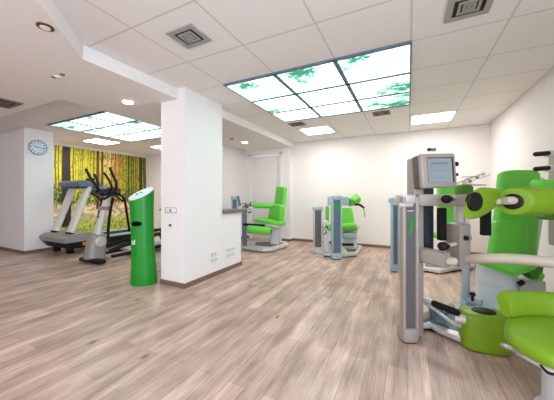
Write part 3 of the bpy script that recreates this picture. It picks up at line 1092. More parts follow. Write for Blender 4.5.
# ------------------------------------------------------------------ training machines
def pillar_post(r, px, d, light, panel, lab=None, w=0.175, h=1.24, number=False, cap=True, deep=0.13):
    """tall slim post with an inset dark panel and a rounded foot; px = place, d = depth of its front"""
    s = (px - 277) / 263.5 * d
    c = lambda ds, dd, z: W(s + ds, d + dd, z)
    b = new()
    fw = 0.026
    for k in (-1, 1):
        box(b, c(k * (w - fw) / 2, deep / 2 - 0.015, h / 2 + 0.02), (fw, deep, h - 0.04), yaw=YAW, bev=0.006)
    box(b, c(0, deep - 0.04, h / 2), (w - 0.02, 0.045, h - 0.06), yaw=YAW)
    p = obj('post', b, light, r)
    box(b := new(), c(0, 0.025, h / 2 + 0.02), (w - 2 * fw + 0.004, 0.04, h - 0.16), yaw=YAW)
    obj('front_panel', b, panel, p)
    if cap:
        box(b := new(), c(0, 0.06, h - 0.035), (w + 0.02, deep + 0.05, 0.085), yaw=YAW, bev=0.015)
        obj('post_cap', b, M['blue_grey'] if light is not M['beige'] else M['silver'], p)
    loft(b := new(), [[q for q in ellipse(c(0, 0.05, z), AXS, AXD, a, a * 1.0, 28, 3.2)] for z, a in ((0.014, w * .50), (0.03, w * .545), (0.10, w * .545), (0.125, w * .50))])
    obj('post_foot', b, light, p)
    loft(b := new(), [ellipse(c(0, 0.05, z), AXS, AXD, w * .44, w * .44, 24, 3.2) for z in (0.0, 0.02)])
    obj('rubber_foot', b, M['rubber'], p)
    if number:
        b = new()
        box(b, c(0.0, 0.0035, 1.045), (0.075, 0.006, 0.022), yaw=YAW)
        R = Matrix.Rotation(YAW, 4, 'Z') @ Matrix.Rotation(0.22, 4, 'Y')
        box(b, c(0.012, 0.0035, 0.975), (0.024, 0.006, 0.15), rot=R)
        obj('number_seven', b, M['number_green'], p, label='green number 7')
        box(b := new(), c(0.0, 0.0035, 1.115), (0.05, 0.005, 0.008), yaw=YAW)
        obj('small_mark', b, M['silver'], p)
    elif lab:
        box(b := new(), c(lab, 0.0035, 1.03), (0.075, 0.006, 0.15), yaw=YAW)
        obj('label_plate', b, M['label_green'], p, label='green number label')
    return p


def pad_box(c, size, yaw=0.0, bev=0.03, rot=None):
    return box(new(), c, size, yaw=yaw, bev=bev, seg=4, rot=rot)


def roller(r, p0, p1, rad, m, name='roller_pad'):
    p0, p1 = Vector(p0), Vector(p1)
    a = (p1 - p0).normalized()
    b = new()
    pts = [p0 + a * 0.0, p0 + a * 0.012, p0 + a * 0.03, p1 - a * 0.03, p1 - a * 0.012, p1]
    tube(b, pts, [rad * .80, rad * .94, rad, rad, rad * .94, rad * .80], seg=24)
    o = obj(name, b, m, r)
    tube(b := new(), [p0 - a * 0.012, p1 + a * 0.012], rad * 0.55, seg=20)
    obj('end_disc', b, M['black'], o)
    return o


# --- far leg trainer in front of the alcove door
D0 = 6.1
r = thing('leg_trainer', 'green reclined leg trainer in front of the alcove door', 'leg machine', W((268 - 277) / 263.5 * D0, D0, 0))
P_ = lambda px, d: (lambda v: (v.x, v.y))(W((px - 277) / 263.5 * d, d))
prism(b := new(), [P_(241, 6.05), (P_(252, 5.85)), P_(263, 5.72), P_(272, 5.75), P_(289, 6.35), P_(286, 6.72), P_(262, 6.75), P_(241, 6.6)], 0.02, 0.085, bev=0.012)
obj('base_plate', b, M['silver'], r)
prism(b := new(), [P_(255, 6.15), P_(270, 5.95), P_(284, 6.4), P_(276, 6.6), P_(256, 6.55)], 0.083, 0.090)
obj('anti_slip_mat', b, M['panel'], r)
prism(b := new(), [P_(243, 6.12), P_(263, 5.80), P_(271, 5.82), P_(287, 6.35), P_(260, 6.7)], 0.0, 0.022)
obj('rubber_base', b, M['rubber'], r)
c = W((274.5 - 277) / 263.5 * 6.35, 6.35)
loft(b := new(), [ellipse(c + AXZ * z, AXS, AXD, a, a * .9, 24, 2.6) for z, a in ((0.085, .12), (0.12, .105), (0.52, .10), (0.60, .13))])
obj('pedestal', b, M['pedestal'], r)
Rt = Matrix.Rotation(YAW - 0.35, 4, 'Z') @ Matrix.Rotation(0.14, 4, 'Y')
sc_ = at(270, 222, 6.2)
box(b := new(), sc_ - AXZ * 0.045, (0.62, 0.46, 0.05), rot=Rt, bev=0.015)
obj('seat_shell', b, M['silver'], r)
obj('seat', pad_box(sc_ + AXZ * 0.015, (0.66, 0.44, 0.08), rot=Rt, bev=0.03), M['pad_far'], r)
Rb = Matrix.Rotation(YAW - 0.35, 4, 'Z') @ Matrix.Rotation(0.12, 4, 'Y')
obj('backrest', pad_box(at(276.5, 212.5, 6.35), (0.16, 0.50, 0.42), rot=Rb @ Matrix.Rotation(PI / 2 * 0.62, 4, 'Z'), bev=0.05), M['pad_far'], r)
obj('headrest', pad_box(at(280.5, 199, 6.42), (0.12, 0.36, 0.62), rot=Rb @ Matrix.Rotation(PI / 2 * 0.62, 4, 'Z'), bev=0.045), M['pad_far'], r)
tube(b := new(), [at(276, 217, 6.5), at(279, 190, 6.55)], 0.03)
obj('back_frame', b, M['silver'], r)
roller(r, at(253.5, 205.5, 5.95), at(273.5, 206, 5.95), 0.062, M['pad_far'])
roller(r, at(247.5, 229, 5.85), at(271, 231.5, 5.80), 0.088, M['pad_far'])
tube(b := new(), [at(244, 224.5, 5.92), at(264, 225.5, 5.92)], 0.03, cap_round=True)
obj('hand_grip', b, M['black'], r)
tube(b := new(), [at(264, 225.5, 5.92), at(268, 229, 5.95), at(272, 222, 6.15)], 0.022)
obj('grip_bracket', b, M['silver'], r)
b = new()
box(b, at(244.5, 220, 6.15) * Vector((1, 1, 0)) + AXZ * 0.52, (0.10, 0.14, 0.98), yaw=YAW, bev=0.02)
obj('lever_column', b, M['panel_blue'], r)
tube(b := new(), [at(244, 209, 6.05), at(249, 203.5, 6.0), at(254, 205, 5.96)], 0.035, smooth=4)
obj('joint_arm', b, M['silver'], r)
for px, py in ((249.5, 211), (246.5, 206), (251, 204)):
    ball(b := new(), at(px, py, 6.0), 0.055)
    obj('joint_cover', b, M['chrome'] if py > 208 else M['panel'], r)
pillar_post(r, 234.5, 6.55, M['blue_grey'], M['panel_blue'], w=0.15, h=1.22)
box(b := new(), at(239, 201, 6.4), (0.05, 0.10, 0.26), rot=Matrix.Rotation(YAW, 4, 'Z') @ Matrix.Rotation(-0.2, 4, 'Y'), bev=0.015)
obj('screen_mount', b, M['panel_blue'], r)
tube(b := new(), [at(236, 206, 6.5), at(241, 204, 6.4), at(247, 203.2, 6.2)], 0.014)
obj('cross_rod', b, M['chrome'], r)
box(b := new(), W((239.5 - 277) / 263.5 * 6.35, 6.35, 0.05), (0.5, 0.16, 0.06), yaw=YAW, bev=0.015)
obj('floor_beam', b, M['blue_grey'], r)

# --- machine standing alone before the back wall
D0 = 5.17
s0 = (340 - 277) / 263.5 * D0
r = thing('leg_curl_machine', 'silver and green leg machine standing alone before the middle of the back wall', 'leg machine', W(s0, 5.5, 0))
pillar_post(r, 337, 5.12, M['blue_grey'], M['panel_blue'], lab=0.005, w=0.19, h=1.235)
prism(b := new(), [P_(323, 5.35), P_(345, 5.25), P_(357, 5.35), P_(362.5, 6.15), P_(345, 6.45), P_(326, 6.0)], 0.02, 0.08, bev=0.012)
obj('base_plate', b, M['silver'], r)
prism(b := new(), [P_(347, 5.45), P_(355, 5.45), P_(359, 6.05), P_(345, 6.2)], 0.078, 0.086)
obj('anti_slip_mat', b, M['panel'], r)
prism(b := new(), [P_(324, 5.38), P_(345, 5.29), P_(356, 5.38), P_(361.5, 6.1), P_(330, 6.0)], 0.0, 0.022)
obj('rubber_base', b, M['rubber'], r)
pillar_post(r, 318, 5.70, M['silver'], M['panel'], w=0.19, h=1.0)
prism(b := new(), [P_(310, 5.75), P_(323, 5.55), P_(327, 5.9), P_(314, 6.15)], 0.0, 0.07, bev=0.012)
obj('side_base', b, M['silver'], r)
for px in (316.5, 320.5):
    tube(b := new(), [at(px, 212, 5.7), at(px, 207, 5.7)], 0.018, cap_round=True)
    obj('adjuster_knob', b, M['panel'], r)
loft(b := new(), [ellipse(W((350 - 277) / 263.5 * 5.85, 5.85, z), AXS, AXD, a, a, 24, 2.8) for z, a in ((0.08, .15), (0.42, .14), (0.50, .17))])
obj('pedestal', b, M['pedestal'], r)
box(b := new(), at(349, 235.5, 5.70), (0.30, 0.26, 0.13), yaw=YAW, bev=0.03)
obj('seat_housing', b, M['blue_grey'], r)
obj('seat', pad_box(at(347.5, 228, 5.80), (0.36, 0.40, 0.08), yaw=YAW, bev=0.035), M['pad_far'], r)
ring = []
for z, w in ((0, .15), (0.12, .15), (0.30, .125), (0.34, .10)):
    base = at(347.5, 223, 5.95)
    ring.append(ellipse(base + AXZ * z + AXD * z * 0.2, AXS, AXD, w, .06, 28, 3.2))
obj('backrest', loft(new(), ring), M['pad_far'], r)
roller(r, at(327, 227.5, 5.28), at(355.5, 226.2, 5.40), 0.072, M['pad_far'])
tube(b := new(), [at(355, 226.5, 5.40), at(359, 227, 5.42)], 0.035)
obj('roller_end', b, M['beige_light'], r)
roller(r, at(345.5, 202.5, 5.30), at(351, 201.5, 5.35), 0.062, M['pad_far'])
tube(b := new(), [at(349.5, 202.5, 5.22), at(357, 198.5, 5.34)], [0.085, 0.095], seg=24)
op = obj('roller_pad', b, M['pad_far'], r)
tube(b := new(), [at(352.2, 201.5, 5.20), at(353.2, 201, 5.20)], 0.055, seg=20)
obj('end_disc', b, M['pad_dark'], op)
tube(b := new(), [at(352, 204.5, 5.24), at(357, 204.5, 5.24), at(360, 205, 5.26), at(364, 208, 5.3)], 0.024, smooth=4)
obj('hand_lever', b, M['black'], r)
tube(b := new(), [at(363, 207.5, 5.28), at(364.2, 211, 5.28), at(364.8, 217, 5.28)], 0.013)
obj('hand_strap', b, M['pad_far'], r)
obj('side_pad', pad_box(at(327.3, 214, 5.45), (0.06, 0.14, 0.34), yaw=YAW, bev=0.025), M['pad_far'], r)
box(b := new(), at(338, 201, 5.22), (0.40, 0.16, 0.17), yaw=YAW, bev=0.02)
obj('drive_head', b, M['blue_grey'], r)
tube(b := new(), [at(338, 196, 5.22), at(338, 193.5, 5.22)], 0.02)
obj('head_knob', b, M['silver'], r)
b = new()
box(b, at(326, 236, 5.35), (0.10, 0.18, 0.62), yaw=YAW, bev=0.02)
box(b, at(330, 247, 5.4), (0.3, 0.12, 0.08), yaw=YAW, bev=0.02)
obj('lever_column', b, M['pedestal'], r)
for py in (226, 232):
    ball(b := new(), at(324.5, py, 5.26), 0.05)
    obj('joint_cover', b, M['chrome'], r)
box(b := new(), at(345, 244.5, 5.35), (0.34, 0.05, 0.05), yaw=YAW, bev=0.01)
obj('foot_bar', b, M['black'], r)

# --- machine behind the near one (blue post, green chair)
r = thing('chest_trainer', 'training machine with pale blue post and green seat behind the near screen', 'training machine', W((440 - 277) / 263.5 * 4.5, 4.5, 0))
pillar_post(r, 395.5, 4.28, M['blue_grey'], M['panel_blue'], lab=0.0, w=0.12, h=1.20, deep=0.07)
box(b := new(), at(402, 202, 4.3), (0.30, 0.12, 0.12), yaw=YAW, bev=0.02)
obj('drive_head', b, M['silver'], r)
prism(b := new(), [P_(419, 4.25), P_(428, 4.25), P_(440, 4.12), P_(455, 4.3), P_(473, 4.4), P_(478, 4.7), P_(455, 5.0), P_(420, 4.8)], 0.02, 0.075, bev=0.012)
obj('base_plate', b, M['silver'], r)
prism(b := new(), [P_(421, 4.3), P_(440, 4.18), P_(472, 4.45), P_(455, 4.9), P_(422, 4.7)], 0.0, 0.022)
obj('rubber_base', b, M['rubber'], r)
prism(b := new(), [P_(425, 4.35), P_(440, 4.3), P_(462, 4.5), P_(450, 4.8), P_(425, 4.7)], 0.073, 0.08)
obj('anti_slip_mat', b, M['panel_blue'], r)
loft(b := new(), [ellipse(W((453 - 277) / 263.5 * 4.65, 4.65, z), AXS, AXD, a, a, 24, 2.8) for z, a in ((0.075, .14), (0.42, .13), (0.50, .16))])
obj('pedestal', b, M['pedestal'], r)
obj('seat', pad_box(W((450 - 277) / 263.5 * 4.6, 4.6, 0.54), (0.46, 0.46, 0.10), yaw=YAW, bev=0.035), M['pad_far'], r)
obj('backrest', pad_box(at(450, 208, 4.85), (0.46, 0.12, 0.86), yaw=YAW, bev=0.045), M['pad_far'], r)
obj('shoulder_pad', pad_box(at(464, 191, 4.45), (0.28, 0.16, 0.22), yaw=YAW, bev=0.07), M['pad_dark'], r)
box(b := new(), at(459, 214, 4.4), (0.12, 0.10, 0.50), yaw=YAW, bev=0.01)
obj('weight_rail', b, M['beige'], r)
for (a0, a1, rr_) in (((456, 183), (484, 173), .018), ((463, 184), (490, 174.5), .012), ((461, 177), (475, 176), .010), ((466, 184.5), (486, 185), .016)):
    tube(b := new(), [at(*a0, 4.45), at(*a1, 4.35)], rr_, cap_round=True)
    obj('press_bar', b, M['silver'], r)
for px, py in ((483, 173.5), (477, 177), (470, 181)):
    ball(b := new(), at(px, py, 4.38), 0.032)
    obj('bar_joint', b, M['vent'], r)
tube(b := new(), [W((464 - 277) / 263.5 * 4.45, 4.45, 1.50), W((464 - 277) / 263.5 * 4.45, 4.45, 0.06)], 0.03)
obj('arm_column', b, M['silver'], r)

# --- chair of the machine at the right wall
r = thing('seat_trainer', 'green high back machine seat on a round pale pedestal by the right wall', 'machine seat', W(2.54, 2.9, 0))
cs = W((496 - 277) / 263.5 * 2.85, 2.85)
loft(b := new(), [ellipse(cs + AXZ * z, AXS, AXD, a, a, 36) for z, a in ((0.0, .185), (0.30, .178), (0.302, .170), (0.31, .170), (0.312, .178), (0.53, .172))])
obj('pedestal', b, M['pedestal'], r)
box(b := new(), W((523 - 277) / 263.5 * 2.9, 2.95, 0.17), (0.28, 0.34, 0.34), yaw=YAW, bev=0.02)
obj('drive_box', b, M['silver'], r)
loft(b := new(), [[at(px, py, d) for px, py, d in q] for q in (
    [(474, 257, 2.66), (515, 269, 2.50), (539, 262, 2.75), (500, 252, 3.05)],
    [(472, 259, 2.66), (515, 272.5, 2.48), (542, 264.5, 2.75), (500, 255, 3.07)],
    [(475, 263, 2.66), (515, 277, 2.50), (539, 268, 2.75), (500, 259, 3.05)])])
obj('seat', b, M['pad_far'], r, angle=60)
# backrest: tapering upholstered slab leaning away
def slab(fr, d0, lean, t, side=0.0):
    rings = []
    for (xl, xr, y) in fr:
        f = (fr[-1][2] - y) / (fr[-1][2] - fr[0][2])
        d = d0 + lean * f
        a, c_ = at(xl, y, d), at(xr, y, d)
        m_ = (a + c_) / 2
        hw = (c_ - a).length / 2
        yaw_ = Matrix.Rotation(side, 3, 'Z')
        rings.append(ellipse(m_, yaw_ @ AXS, yaw_ @ AXD, hw, t, 36, 4.0))
    return loft(new(), rings)
fr = [(507, 530, 170.5), (502, 536, 171.6), (499, 538, 174), (498, 538.5, 180), (497, 538.5, 192), (495, 538, 215), (492, 536, 235), (490, 534, 262)]
fr2 = [(487.5, 529, 262 - k * (262 - 224) / 5) for k in range(5, -1, -1)]
obj('backrest', slab(fr, 2.98, 0.14, 0.055), M['pad_far'], r, angle=60)
obj('lumbar_pad', slab([(495, 523, 221), (493, 525, 223), (491.5, 526, 228), (490, 526.5, 240), (488, 526.5, 255), (488, 526, 262)], 2.90, 0.06, 0.045), M['pad_far'], r, angle=60)
b = new()
tube(b, [at(534, 262, 3.10), at(541, 215, 3.18), at(541.5, 178, 3.25)], 0.022)
obj('back_frame', b, M['pedestal'], r)
obj('hip_pad', slab([(528, 536, 256), (524, 539, 262), (524, 537, 272), (528, 532, 277)], 2.78, 0.02, 0.08), M['pad_dark'], r, angle=60)
obj('side_bolster', pad_box(at(534, 275, 2.78), (0.09, 0.16, 0.11), rot=Matrix.Rotation(YAW, 4, 'Z') @ Matrix.Rotation(0.5, 4, 'Y'), bev=0.035), M['pad_far'], r)
tube(b := new(), [at(519, 284, 2.66), at(523, 282, 2.66)], 0.025)
obj('lock_knob', b, M['black'], r)
tube(b := new(), [at(465.8, 262, 2.72), at(465.8, 292, 2.72), at(467, 297.5, 2.72), at(473, 301, 2.68), at(482, 303, 2.62)], 0.036, smooth=4)
obj('support_tube', b, M['blue_grey'], r)
tube(b := new(), [at(472.5, 301, 2.66), at(472.5, 293, 2.66)], [0.013, 0.013])
ball(b, at(472.5, 294, 2.66), 0.028, (1, 1, .7))
obj('adjuster_knob', b, M['black'], r)
prism(b := new(), [P_(466, 2.85), P_(484, 2.60), P_(500, 2.6), P_(505, 3.0), P_(480, 3.1)], 0.0, 0.05, bev=0.012)
box(b, W((470 - 277) / 263.5 * 2.75, 2.78, 0.10), (0.10, 0.10, 0.2), yaw=YAW, bev=0.01)
obj('base_plate', b, M['blue_grey'], r)

# --- the near machine with screen, number 7
D0 = 2.25
r = thing('strength_trainer', 'large near training machine with tablet screen, number 7 post and green rollers', 'training machine', W((430 - 277) / 263.5 * 2.3, 2.3, 0))
pillar_post(r, 410.4, 2.22, M['beige'], M['panel'], w=0.135, h=1.235, number=True, cap=False, deep=0.07)
b = new()
box(b, W((407 - 277) / 263.5 * 2.26, 2.29, 1.215), (0.115, 0.15, 0.075), yaw=YAW, bev=0.015)
tube(b, [W((401 - 277) / 263.5 * 2.2, 2.21, 1.165), W((412 - 277) / 263.5 * 2.2, 2.21, 1.165)], 0.02, cap_round=True)
obj('post_cap', b, M['silver'], r)
mc = (418.6 - 277) / 263.5 * 2.30
box(b := new(), W(mc, 2.36, 0.80), (0.085, 0.14, 1.56), yaw=YAW, bev=0.012)
obj('mast', b, M['beige'], r)
mc2 = (430 - 277) / 263.5 * 2.38
box(b := new(), W(mc2, 2.44, 1.03), (0.085, 0.10, 0.62), yaw=YAW, bev=0.008)
obj('guide_column', b, M['panel_navy'], r)
# screen
SY = YAW + 0.12
sc_c = at(438.3, 170.6, 2.20)
Rs = Matrix.Rotation(SY, 4, 'Z') @ Matrix.Rotation(-0.03, 4, 'Y') @ Matrix.Rotation(-0.06, 4, 'X')
scr = None
box(b := new(), sc_c + Rs.to_3x3() @ Vector((0, 0.012, 0)), (0.318, 0.05, 0.292), rot=Rs, bev=0.018, seg=3)
scr = obj('screen_housing', b, M['beige'], r)
box(b := new(), sc_c + Rs.to_3x3() @ Vector((-0.122, 0.070, -0.0)), (0.06, 0.11, 0.285), rot=Rs, bev=0.018)
obj('screen_back', b, M['panel'], scr)
box(b := new(), sc_c + Rs.to_3x3() @ Vector((0.012, -0.013, 0.004)), (0.236, 0.004, 0.210), rot=Rs)
obj('bezel', b, M['panel_navy'], scr)
box(b := new(), sc_c + Rs.to_3x3() @ Vector((0.004, -0.0155, 0.0)), (0.216, 0.004, 0.200), rot=Rs)
lcd = obj('display', b, M['lcd'], scr)
b = new()
for (x, z, w, h) in ((0, 0.058, 0.15, 0.022), (0, 0.0, 0.15, 0.003), (0, -0.062, 0.15, 0.003), (-0.075, 0.0, 0.003, 0.125), (0.075, 0.0, 0.003, 0.125), (0, 0.03, 0.15, 0.002)):
    box(b, sc_c + Rs.to_3x3() @ Vector((x, -0.018, z)), (w, 0.002, h), rot=Rs)
obj('menu_window', b, M['lcd_dark'], lcd)
for (px, py, q) in ((456.3, 164, .020), (456.8, 174.5, .014)):
    tube(b := new(), [at(px - 3, py, 2.24), at(px + 0.6, py, 2.24)], q * 0.5)
    ball(b, at(px, py, 2.24), q)
    obj('side_knob', b, M['black'], scr)
# upper arm
b = new()
box(b, W((447 - 277) / 263.5 * 2.22, 2.27, EYE - (200.2 - 195.5) / 263.5 * 2.22), (0.46, 0.085, 0.098), yaw=YAW, bev=0.01)
obj('upper_arm', b, M['beige'], r)


def knob(px, py, d, px2, py2):
    tube(b := new(), [at(px, py, d - 0.02), at(px2 + 1.5, py2, d + 0.04)], 0.016)
    k = obj('knob_stem', b, M['beige_light'], r)
    b = new()
    ball(b, at(px, py, d - 0.03), 0.037, (1.1, 1.0, 0.95))
    tube(b, [at(px, py, d - 0.02), at(px + 5, py - 0.3, d)], 0.018)
    obj('knob', b, M['black'], k)


knob(446.5, 199, 2.17, 454, 197.5)
knob(443, 246.3, 2.12, 453.5, 244)
box(b := new(), at(441.7, 224, 2.25), (0.060, 0.05, 0.275), yaw=YAW, bev=0.006)
obj('black_pad', b, M['rubber'], r)
box(b := new(), at(485.5, 222, 2.38), (0.072, 0.05, 0.24), yaw=YAW, bev=0.006)
box(b, at(480, 213, 2.41), (0.16, 0.03, 0.03), yaw=YAW)
obj('black_pad', b, M['rubber'], r)
box(b := new(), at(459.5, 215, 2.36), (0.05, 0.04, 0.26), yaw=YAW)
box(b, at(465.5, 215, 2.36), (0.04, 0.04, 0.26), yaw=YAW)
obj('guide_rods', b, M['silver'], r)
# gearbox: a box turned so that one corner faces the camera
p0 = at(446, 246, 2.35); p1 = at(459.5, 246, 2.16); p2 = at(471, 246, 2.22)
p3 = p0 + (p2 - p1)
prism(b := new(), [(p.x, p.y) for p in (p0, p1, p2, p3)], 0.655, 1.003, bev=0.008)
gb = obj('gearbox', b, M['beige'], r)
ball(b := new(), at(466.3, 238, 2.175), 0.021)
tube(b, [at(466.3, 238, 2.175), at(466.3, 238, 2.24)], 0.012)
obj('lock_knob', b, M['black'], gb)
# lower arm
b = new()
a0, a1 = at(420, 254, 2.30), at(447, 260.5, 2.10)
dirv = (a1 - a0).normalized()
sd = dirv.cross(AXZ).normalized()
loft(b, [ellipse(p, sd, AXZ, 0.05, 0.062, 24, 5.0) for p in (a0, a1)])
obj('lower_arm', b, M['beige'], r)
tube(b := new(), [at(447, 261, 2.12), at(454.5, 261.5, 2.08)], 0.031, cap_round=True)
obj('arm_joint', b, M['beige_light'], r)
# base
prism(b := new(), [P_(419, 2.42), P_(431, 2.42), P_(438, 2.34), P_(450, 2.26), P_(462, 2.18), P_(485, 2.08), P_(500, 2.2), P_(470, 2.85), P_(452, 2.9), P_(419, 2.62)], 0.018, 0.065, bev=0.012)
obj('base_plate', b, M['silver'], r)
prism(b := new(), [P_(428, 2.48), P_(448, 2.34), P_(470, 2.24), P_(462, 2.75), P_(440, 2.66)], 0.063, 0.070)
obj('anti_slip_mat', b, M['panel_blue'], r)
prism(b := new(), [P_(420, 2.46), P_(438, 2.38), P_(462, 2.22), P_(484, 2.12), P_(496, 2.2), P_(468, 2.8), P_(420, 2.6)], 0.0, 0.02)
obj('rubber_base', b, M['rubber'], r)
b = new()
tube(b, [W((419 - 277) / 263.5 * 2.5, 2.50, 0.10), W((452 - 277) / 263.5 * 2.7, 2.72, 0.10)], 0.045)
obj('rear_beam', b, M['beige_light'], r)
tube(b := new(), [at(419, 297, 2.42), at(434, 303.5, 2.30)], 0.026, cap_round=True)
lv = obj('foot_lever', b, M['silver'], r)
tube(b := new(), [at(434, 303.5, 2.29), at(457, 312.5, 2.14)], 0.028, cap_round=True)
obj('grip_sleeve', b, M['rubber'], lv)
tube(b := new(), [at(422, 301, 2.44), at(438, 312, 2.35), at(450, 321, 2.22), at(461, 326, 2.18)], 0.015, smooth=4)
obj('linkage_rod', b, M['silver'], r)
prism_c = [at(432, 308, 2.40), at(440, 304, 2.40), at(449, 325, 2.36), at(435, 322, 2.42)]
b = new()
loft(b, [[p + AXD * k for p in prism_c] for k in (0.0, 0.07)])
obj('lever_bracket', b, M['panel_blue'], r)
tube(b := new(), [at(455, 318, 2.16), at(466, 320, 2.12)], 0.035)
obj('pad_arm', b, M['silver'], r)
# green knee block
kc = W((483.5 - 277) / 263.5 * 2.15, 2.15)
kx_, kd_ = (AXS * 0.93 - AXD * 0.36).normalized(), (AXD * 0.93 + AXS * 0.36).normalized()
loft(b := new(), [ellipse(kc + AXZ * z, kx_, kd_, ax_ * .90, ay_ * .93, 44, 3.6) for z, ax_, ay_ in
                  ((0.012, .165, .115), (0.02, .178, .125), (0.04, .183, .13), (0.15, .184, .13), (0.27, .180, .128), (0.292, .172, .120), (0.300, .15, .10))])
kb = obj('knee_pad', b, M['pad'], r, angle=50)
loft(b := new(), [ellipse(kc + AXZ * z, kx_, kd_, a, a * 0.80, 32) for z, a in ((0.298, .082), (0.308, .082), (0.313, .072))])
obj('top_disc', b, M['black'], kb)
# rollers on the right
def oblique_roller(p0, axis, length, ru, rv, cut, m, disc, dz=0.0):
    """upholstered roller whose near end is cut at a slant; cut = how far the slant runs back along the axis"""
    axis = Vector(axis).normalized()
    u_ = AXZ
    v_ = axis.cross(u_).normalized()
    u_ = v_.cross(axis)
    rings = []
    N = 40
    for t_, q in ((0, .93), (0.02, .985), (0.05, 1.0), (0.5, 1.0), (0.95, 1.0), (0.98, .96), (1.0, .85)):
        ring = []
        for k in range(N):
            a = 2 * PI * k / N
            y, z = math.cos(a) * rv * q, math.sin(a) * ru * q
            sl = cut[0] * math.cos(a) + cut[1] * math.sin(a)
            f = max(0, 1 - t_ * 1.0)
            ring.append(Vector(p0) + axis * (t_ * length + sl * f) + v_ * y + u_ * z)
        rings.append(ring)
    o = obj('roller_pad', loft(new(), rings), m, r, angle=50)
    c0_ = sum(rings[0], Vector()) / N
    n_ = (rings[0][0] - c0_).cross(rings[0][10] - c0_).normalized()
    if n_.dot(axis) > 0:
        n_ = -n_
    pr = [c0_ + (p - c0_) * disc for p in rings[0]]
    loft(b_ := new(), [[p + n_ * k for p in pr] for k in (-0.004, 0.012)] + [[c0_ + (p - c0_) * disc * .85 + n_ * 0.018 for p in rings[0]]])
    obj('end_disc', b_, M['black'], o)
    return c0_


aL = (AXS * 0.93 - AXD * 0.36).normalized()
rg = []
for px, py, d_, rx_, rz_ in ((474.0, 202.8, 1.800, .078, .104), (475.2, 203.0, 1.803, .083, .110), (478, 203.2, 1.82, .086, .113), (483, 203, 1.85, .084, .110), (489, 201.5, 1.88, .075, .097), (495, 199.5, 1.92, .058, .075), (496, 199.4, 1.925, .045, .06)):
    rg.append(ellipse(at(px, py, d_), (AXS * 0.97 + AXD * 0.24), (AXZ + AXS * 0.42).normalized(), rx_ * .92, rz_ * 1.06, 40))
ra = obj('roller_pad', loft(new(), rg), M['pad'], r, angle=50)
nA = -(AXD * 0.97 - AXS * 0.24)
loft(b := new(), [ellipse(at(474.0, 201.5, 1.80) + nA * k, (AXS * 0.97 + AXD * 0.24), AXZ, q, q * 1.02, 32) for k, q in ((-0.01, .064), (0.012, .064), (0.018, .056))])
obj('end_disc', b, M['black'], ra)
axB = AXS * 0.97 - AXD * 0.10 + AXZ * 0.02
tube(b := new(), [at(488, 202, 1.95), at(514, 200.5, 1.86)], 0.024)
obj('roller_rod', b, M['beige_light'], r)
oblique_roller(at(513, 201.5, 1.86), axB, 0.46, 0.098, 0.085, (0.06, 0.0), M['pad'], 0.60)
tube(b := new(), [at(505, 200.7, 1.85), at(516, 200.4, 1.85)], 0.028)
obj('rod_sleeve', b, M['beige_light'], r)
# curved arm running right, then up to the rollers outside the picture
tube(b := new(), [at(468, 259, 2.20), at(485, 258.5, 2.05), at(515, 259, 1.92), at(554, 262.8, 1.80), at(590, 268, 1.74), at(612, 262, 1.74), at(616, 235, 1.76), at(612, 208, 1.80), at(590, 202, 1.82)], 0.038, seg=20, smooth=6)
obj('curved_arm', b, M['beige_light'], r)

# --- machine at the right edge with two handles
r = thing('handle_trainer', 'pale machine column with two black handles at the right edge of the picture', 'training machine', W((560 - 277) / 263.5 * 2.45, 2.5, 0))
cc_ = W((569 - 277) / 263.5 * 2.48, 2.48)
box(b := new(), cc_ + AXZ * 1.22, (0.26, 0.14, 0.90), yaw=YAW, bev=0.015)
box(b, cc_ + AXS * 0.06 + AXZ * 0.42, (0.12, 0.12, 0.80), yaw=YAW, bev=0.015)
obj('column', b, M['beige'], r)
box(b := new(), cc_ + AXZ * 0.03, (0.36, 0.34, 0.06), yaw=YAW, bev=0.015)
obj('base_plate', b, M['silver'], r)
for py in (153.6, 168.4):
    box(b := new(), at(549, py, 2.42), (0.055, 0.06, 0.06), yaw=YAW, bev=0.01)
    obj('handle_socket', b, M['silver'], r)
    tube(b := new(), [at(535.5, py + 0.6, 2.40), at(548, py - 0.4, 2.40)], 0.021, cap_round=True)
    obj('hand_grip', b, M['black'], r)
obj('head_pad', pad_box(at(549, 184.5, 2.38), (0.28, 0.10, 0.085), yaw=YAW, bev=0.03), M['pad_far'], r)
obj('chest_pad', pad_box(at(553, 217, 2.3), (0.22, 0.10, 0.045), yaw=YAW, bev=0.02), M['pad_dark'], r)

# --- near seat at the lower right
D0 = 1.45
r = thing('machine_stool', 'near bright green machine seat with low back pad at the lower right corner', 'machine seat', W((556 - 277) / 263.5 * 1.42, 1.44, 0))


def at_list(l, d=0):
    return [at(px, py, dd) for px, py, dd in l]


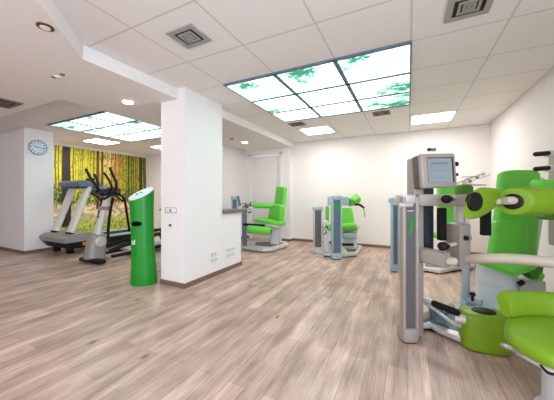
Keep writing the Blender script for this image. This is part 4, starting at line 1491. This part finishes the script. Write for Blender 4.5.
# cushion: outline on a level plane z = 0.50, rounded, 9 cm thick
zc = 0.50
out_px = [(504, 331), (506, 321.5), (522, 318.5), (545, 319), (575, 324), (600, 333), (606, 345), (592, 358), (562, 362), (540, 355), (520, 345), (509, 338.5)]
ring0 = []
for px, py in out_px:
    d_ = (EYE - zc) * 263.5 / (py - 195.5)
    q = W((px - 277) / 263.5 * d_, d_, zc)
    ring0.append(q)
sm = smooth_path([ring0[-1]] + ring0 + [ring0[0], ring0[1]], 5)
sm = sm[5:5 + 5 * len(ring0)]
cen = sum(sm, Vector()) / len(sm)
R_ = []
for z, k in ((-0.030, .93), (-0.024, .965), (-0.01, .99), (0.005, 1.0), (0.022, .985), (0.034, .955), (0.042, .90), (0.048, .75), (0.051, .35)):
    R_.append([cen + (p - cen) * k + AXZ * (z - 0.02) for p in sm])
obj('seat_cushion', loft(new(), R_), M['pad'], r, angle=60)
prism(b := new(), [(cen + (p - cen) * 0.86)[:2] for p in sm[::3]], zc - 0.078, zc - 0.049, bev=0.006)
obj('seat_plate', b, M['silver'], r)
# back pad, a curved bolster
pts = [at(504, 305.5, 1.62), at(520, 304.5, 1.66), at(545, 305.5, 1.66), at(575, 308, 1.60)]
pp = smooth_path(pts, 6)
rings = []
for i, p in enumerate(pp):
    t_ = (pp[min(i + 1, len(pp) - 1)] - pp[max(i - 1, 0)]).normalized()
    n_ = t_.cross(AXZ).normalized()
    e = min(i, len(pp) - 1 - i)
    q = (0.80, 0.93, 0.98)[e] if e < 3 else 1.0
    up_ = (AXZ - n_ * 0.25).normalized()
    rings.append(ellipse(p, n_, up_, 0.042 * q, 0.080 * q, 28, 3.0))
obj('back_pad', loft(new(), rings), M['pad'], r, angle=60)
pc = W((574 - 277) / 263.5 * 1.46, 1.46)
loft(b := new(), [ellipse(pc + AXZ * z, AXS, AXD, a, a, 32) for z, a in ((0.0, .16), (0.02, .16), (0.03, .13), (0.425, .125))])
obj('pedestal', b, M['pedestal'], r)
tube(b := new(), [at(541, 364, 1.26), at(548, 372, 1.24), at(556, 374, 1.24)], 0.010, smooth=4)
obj('release_lever', b, M['black'], r)
tube(b := new(), [at(503, 345, 1.34), at(508, 347, 1.32), at(530, 357, 1.34)], 0.012, smooth=3)
obj('seat_rail', b, M['chrome'], r)
box(b := new(), at(552, 320, 1.64), (0.38, 0.05, 0.05), yaw=YAW, bev=0.01)
obj('gap_shade_bracket', b, M['black'], r)  # bracket widened into a black strip for the shaded gap under the pad
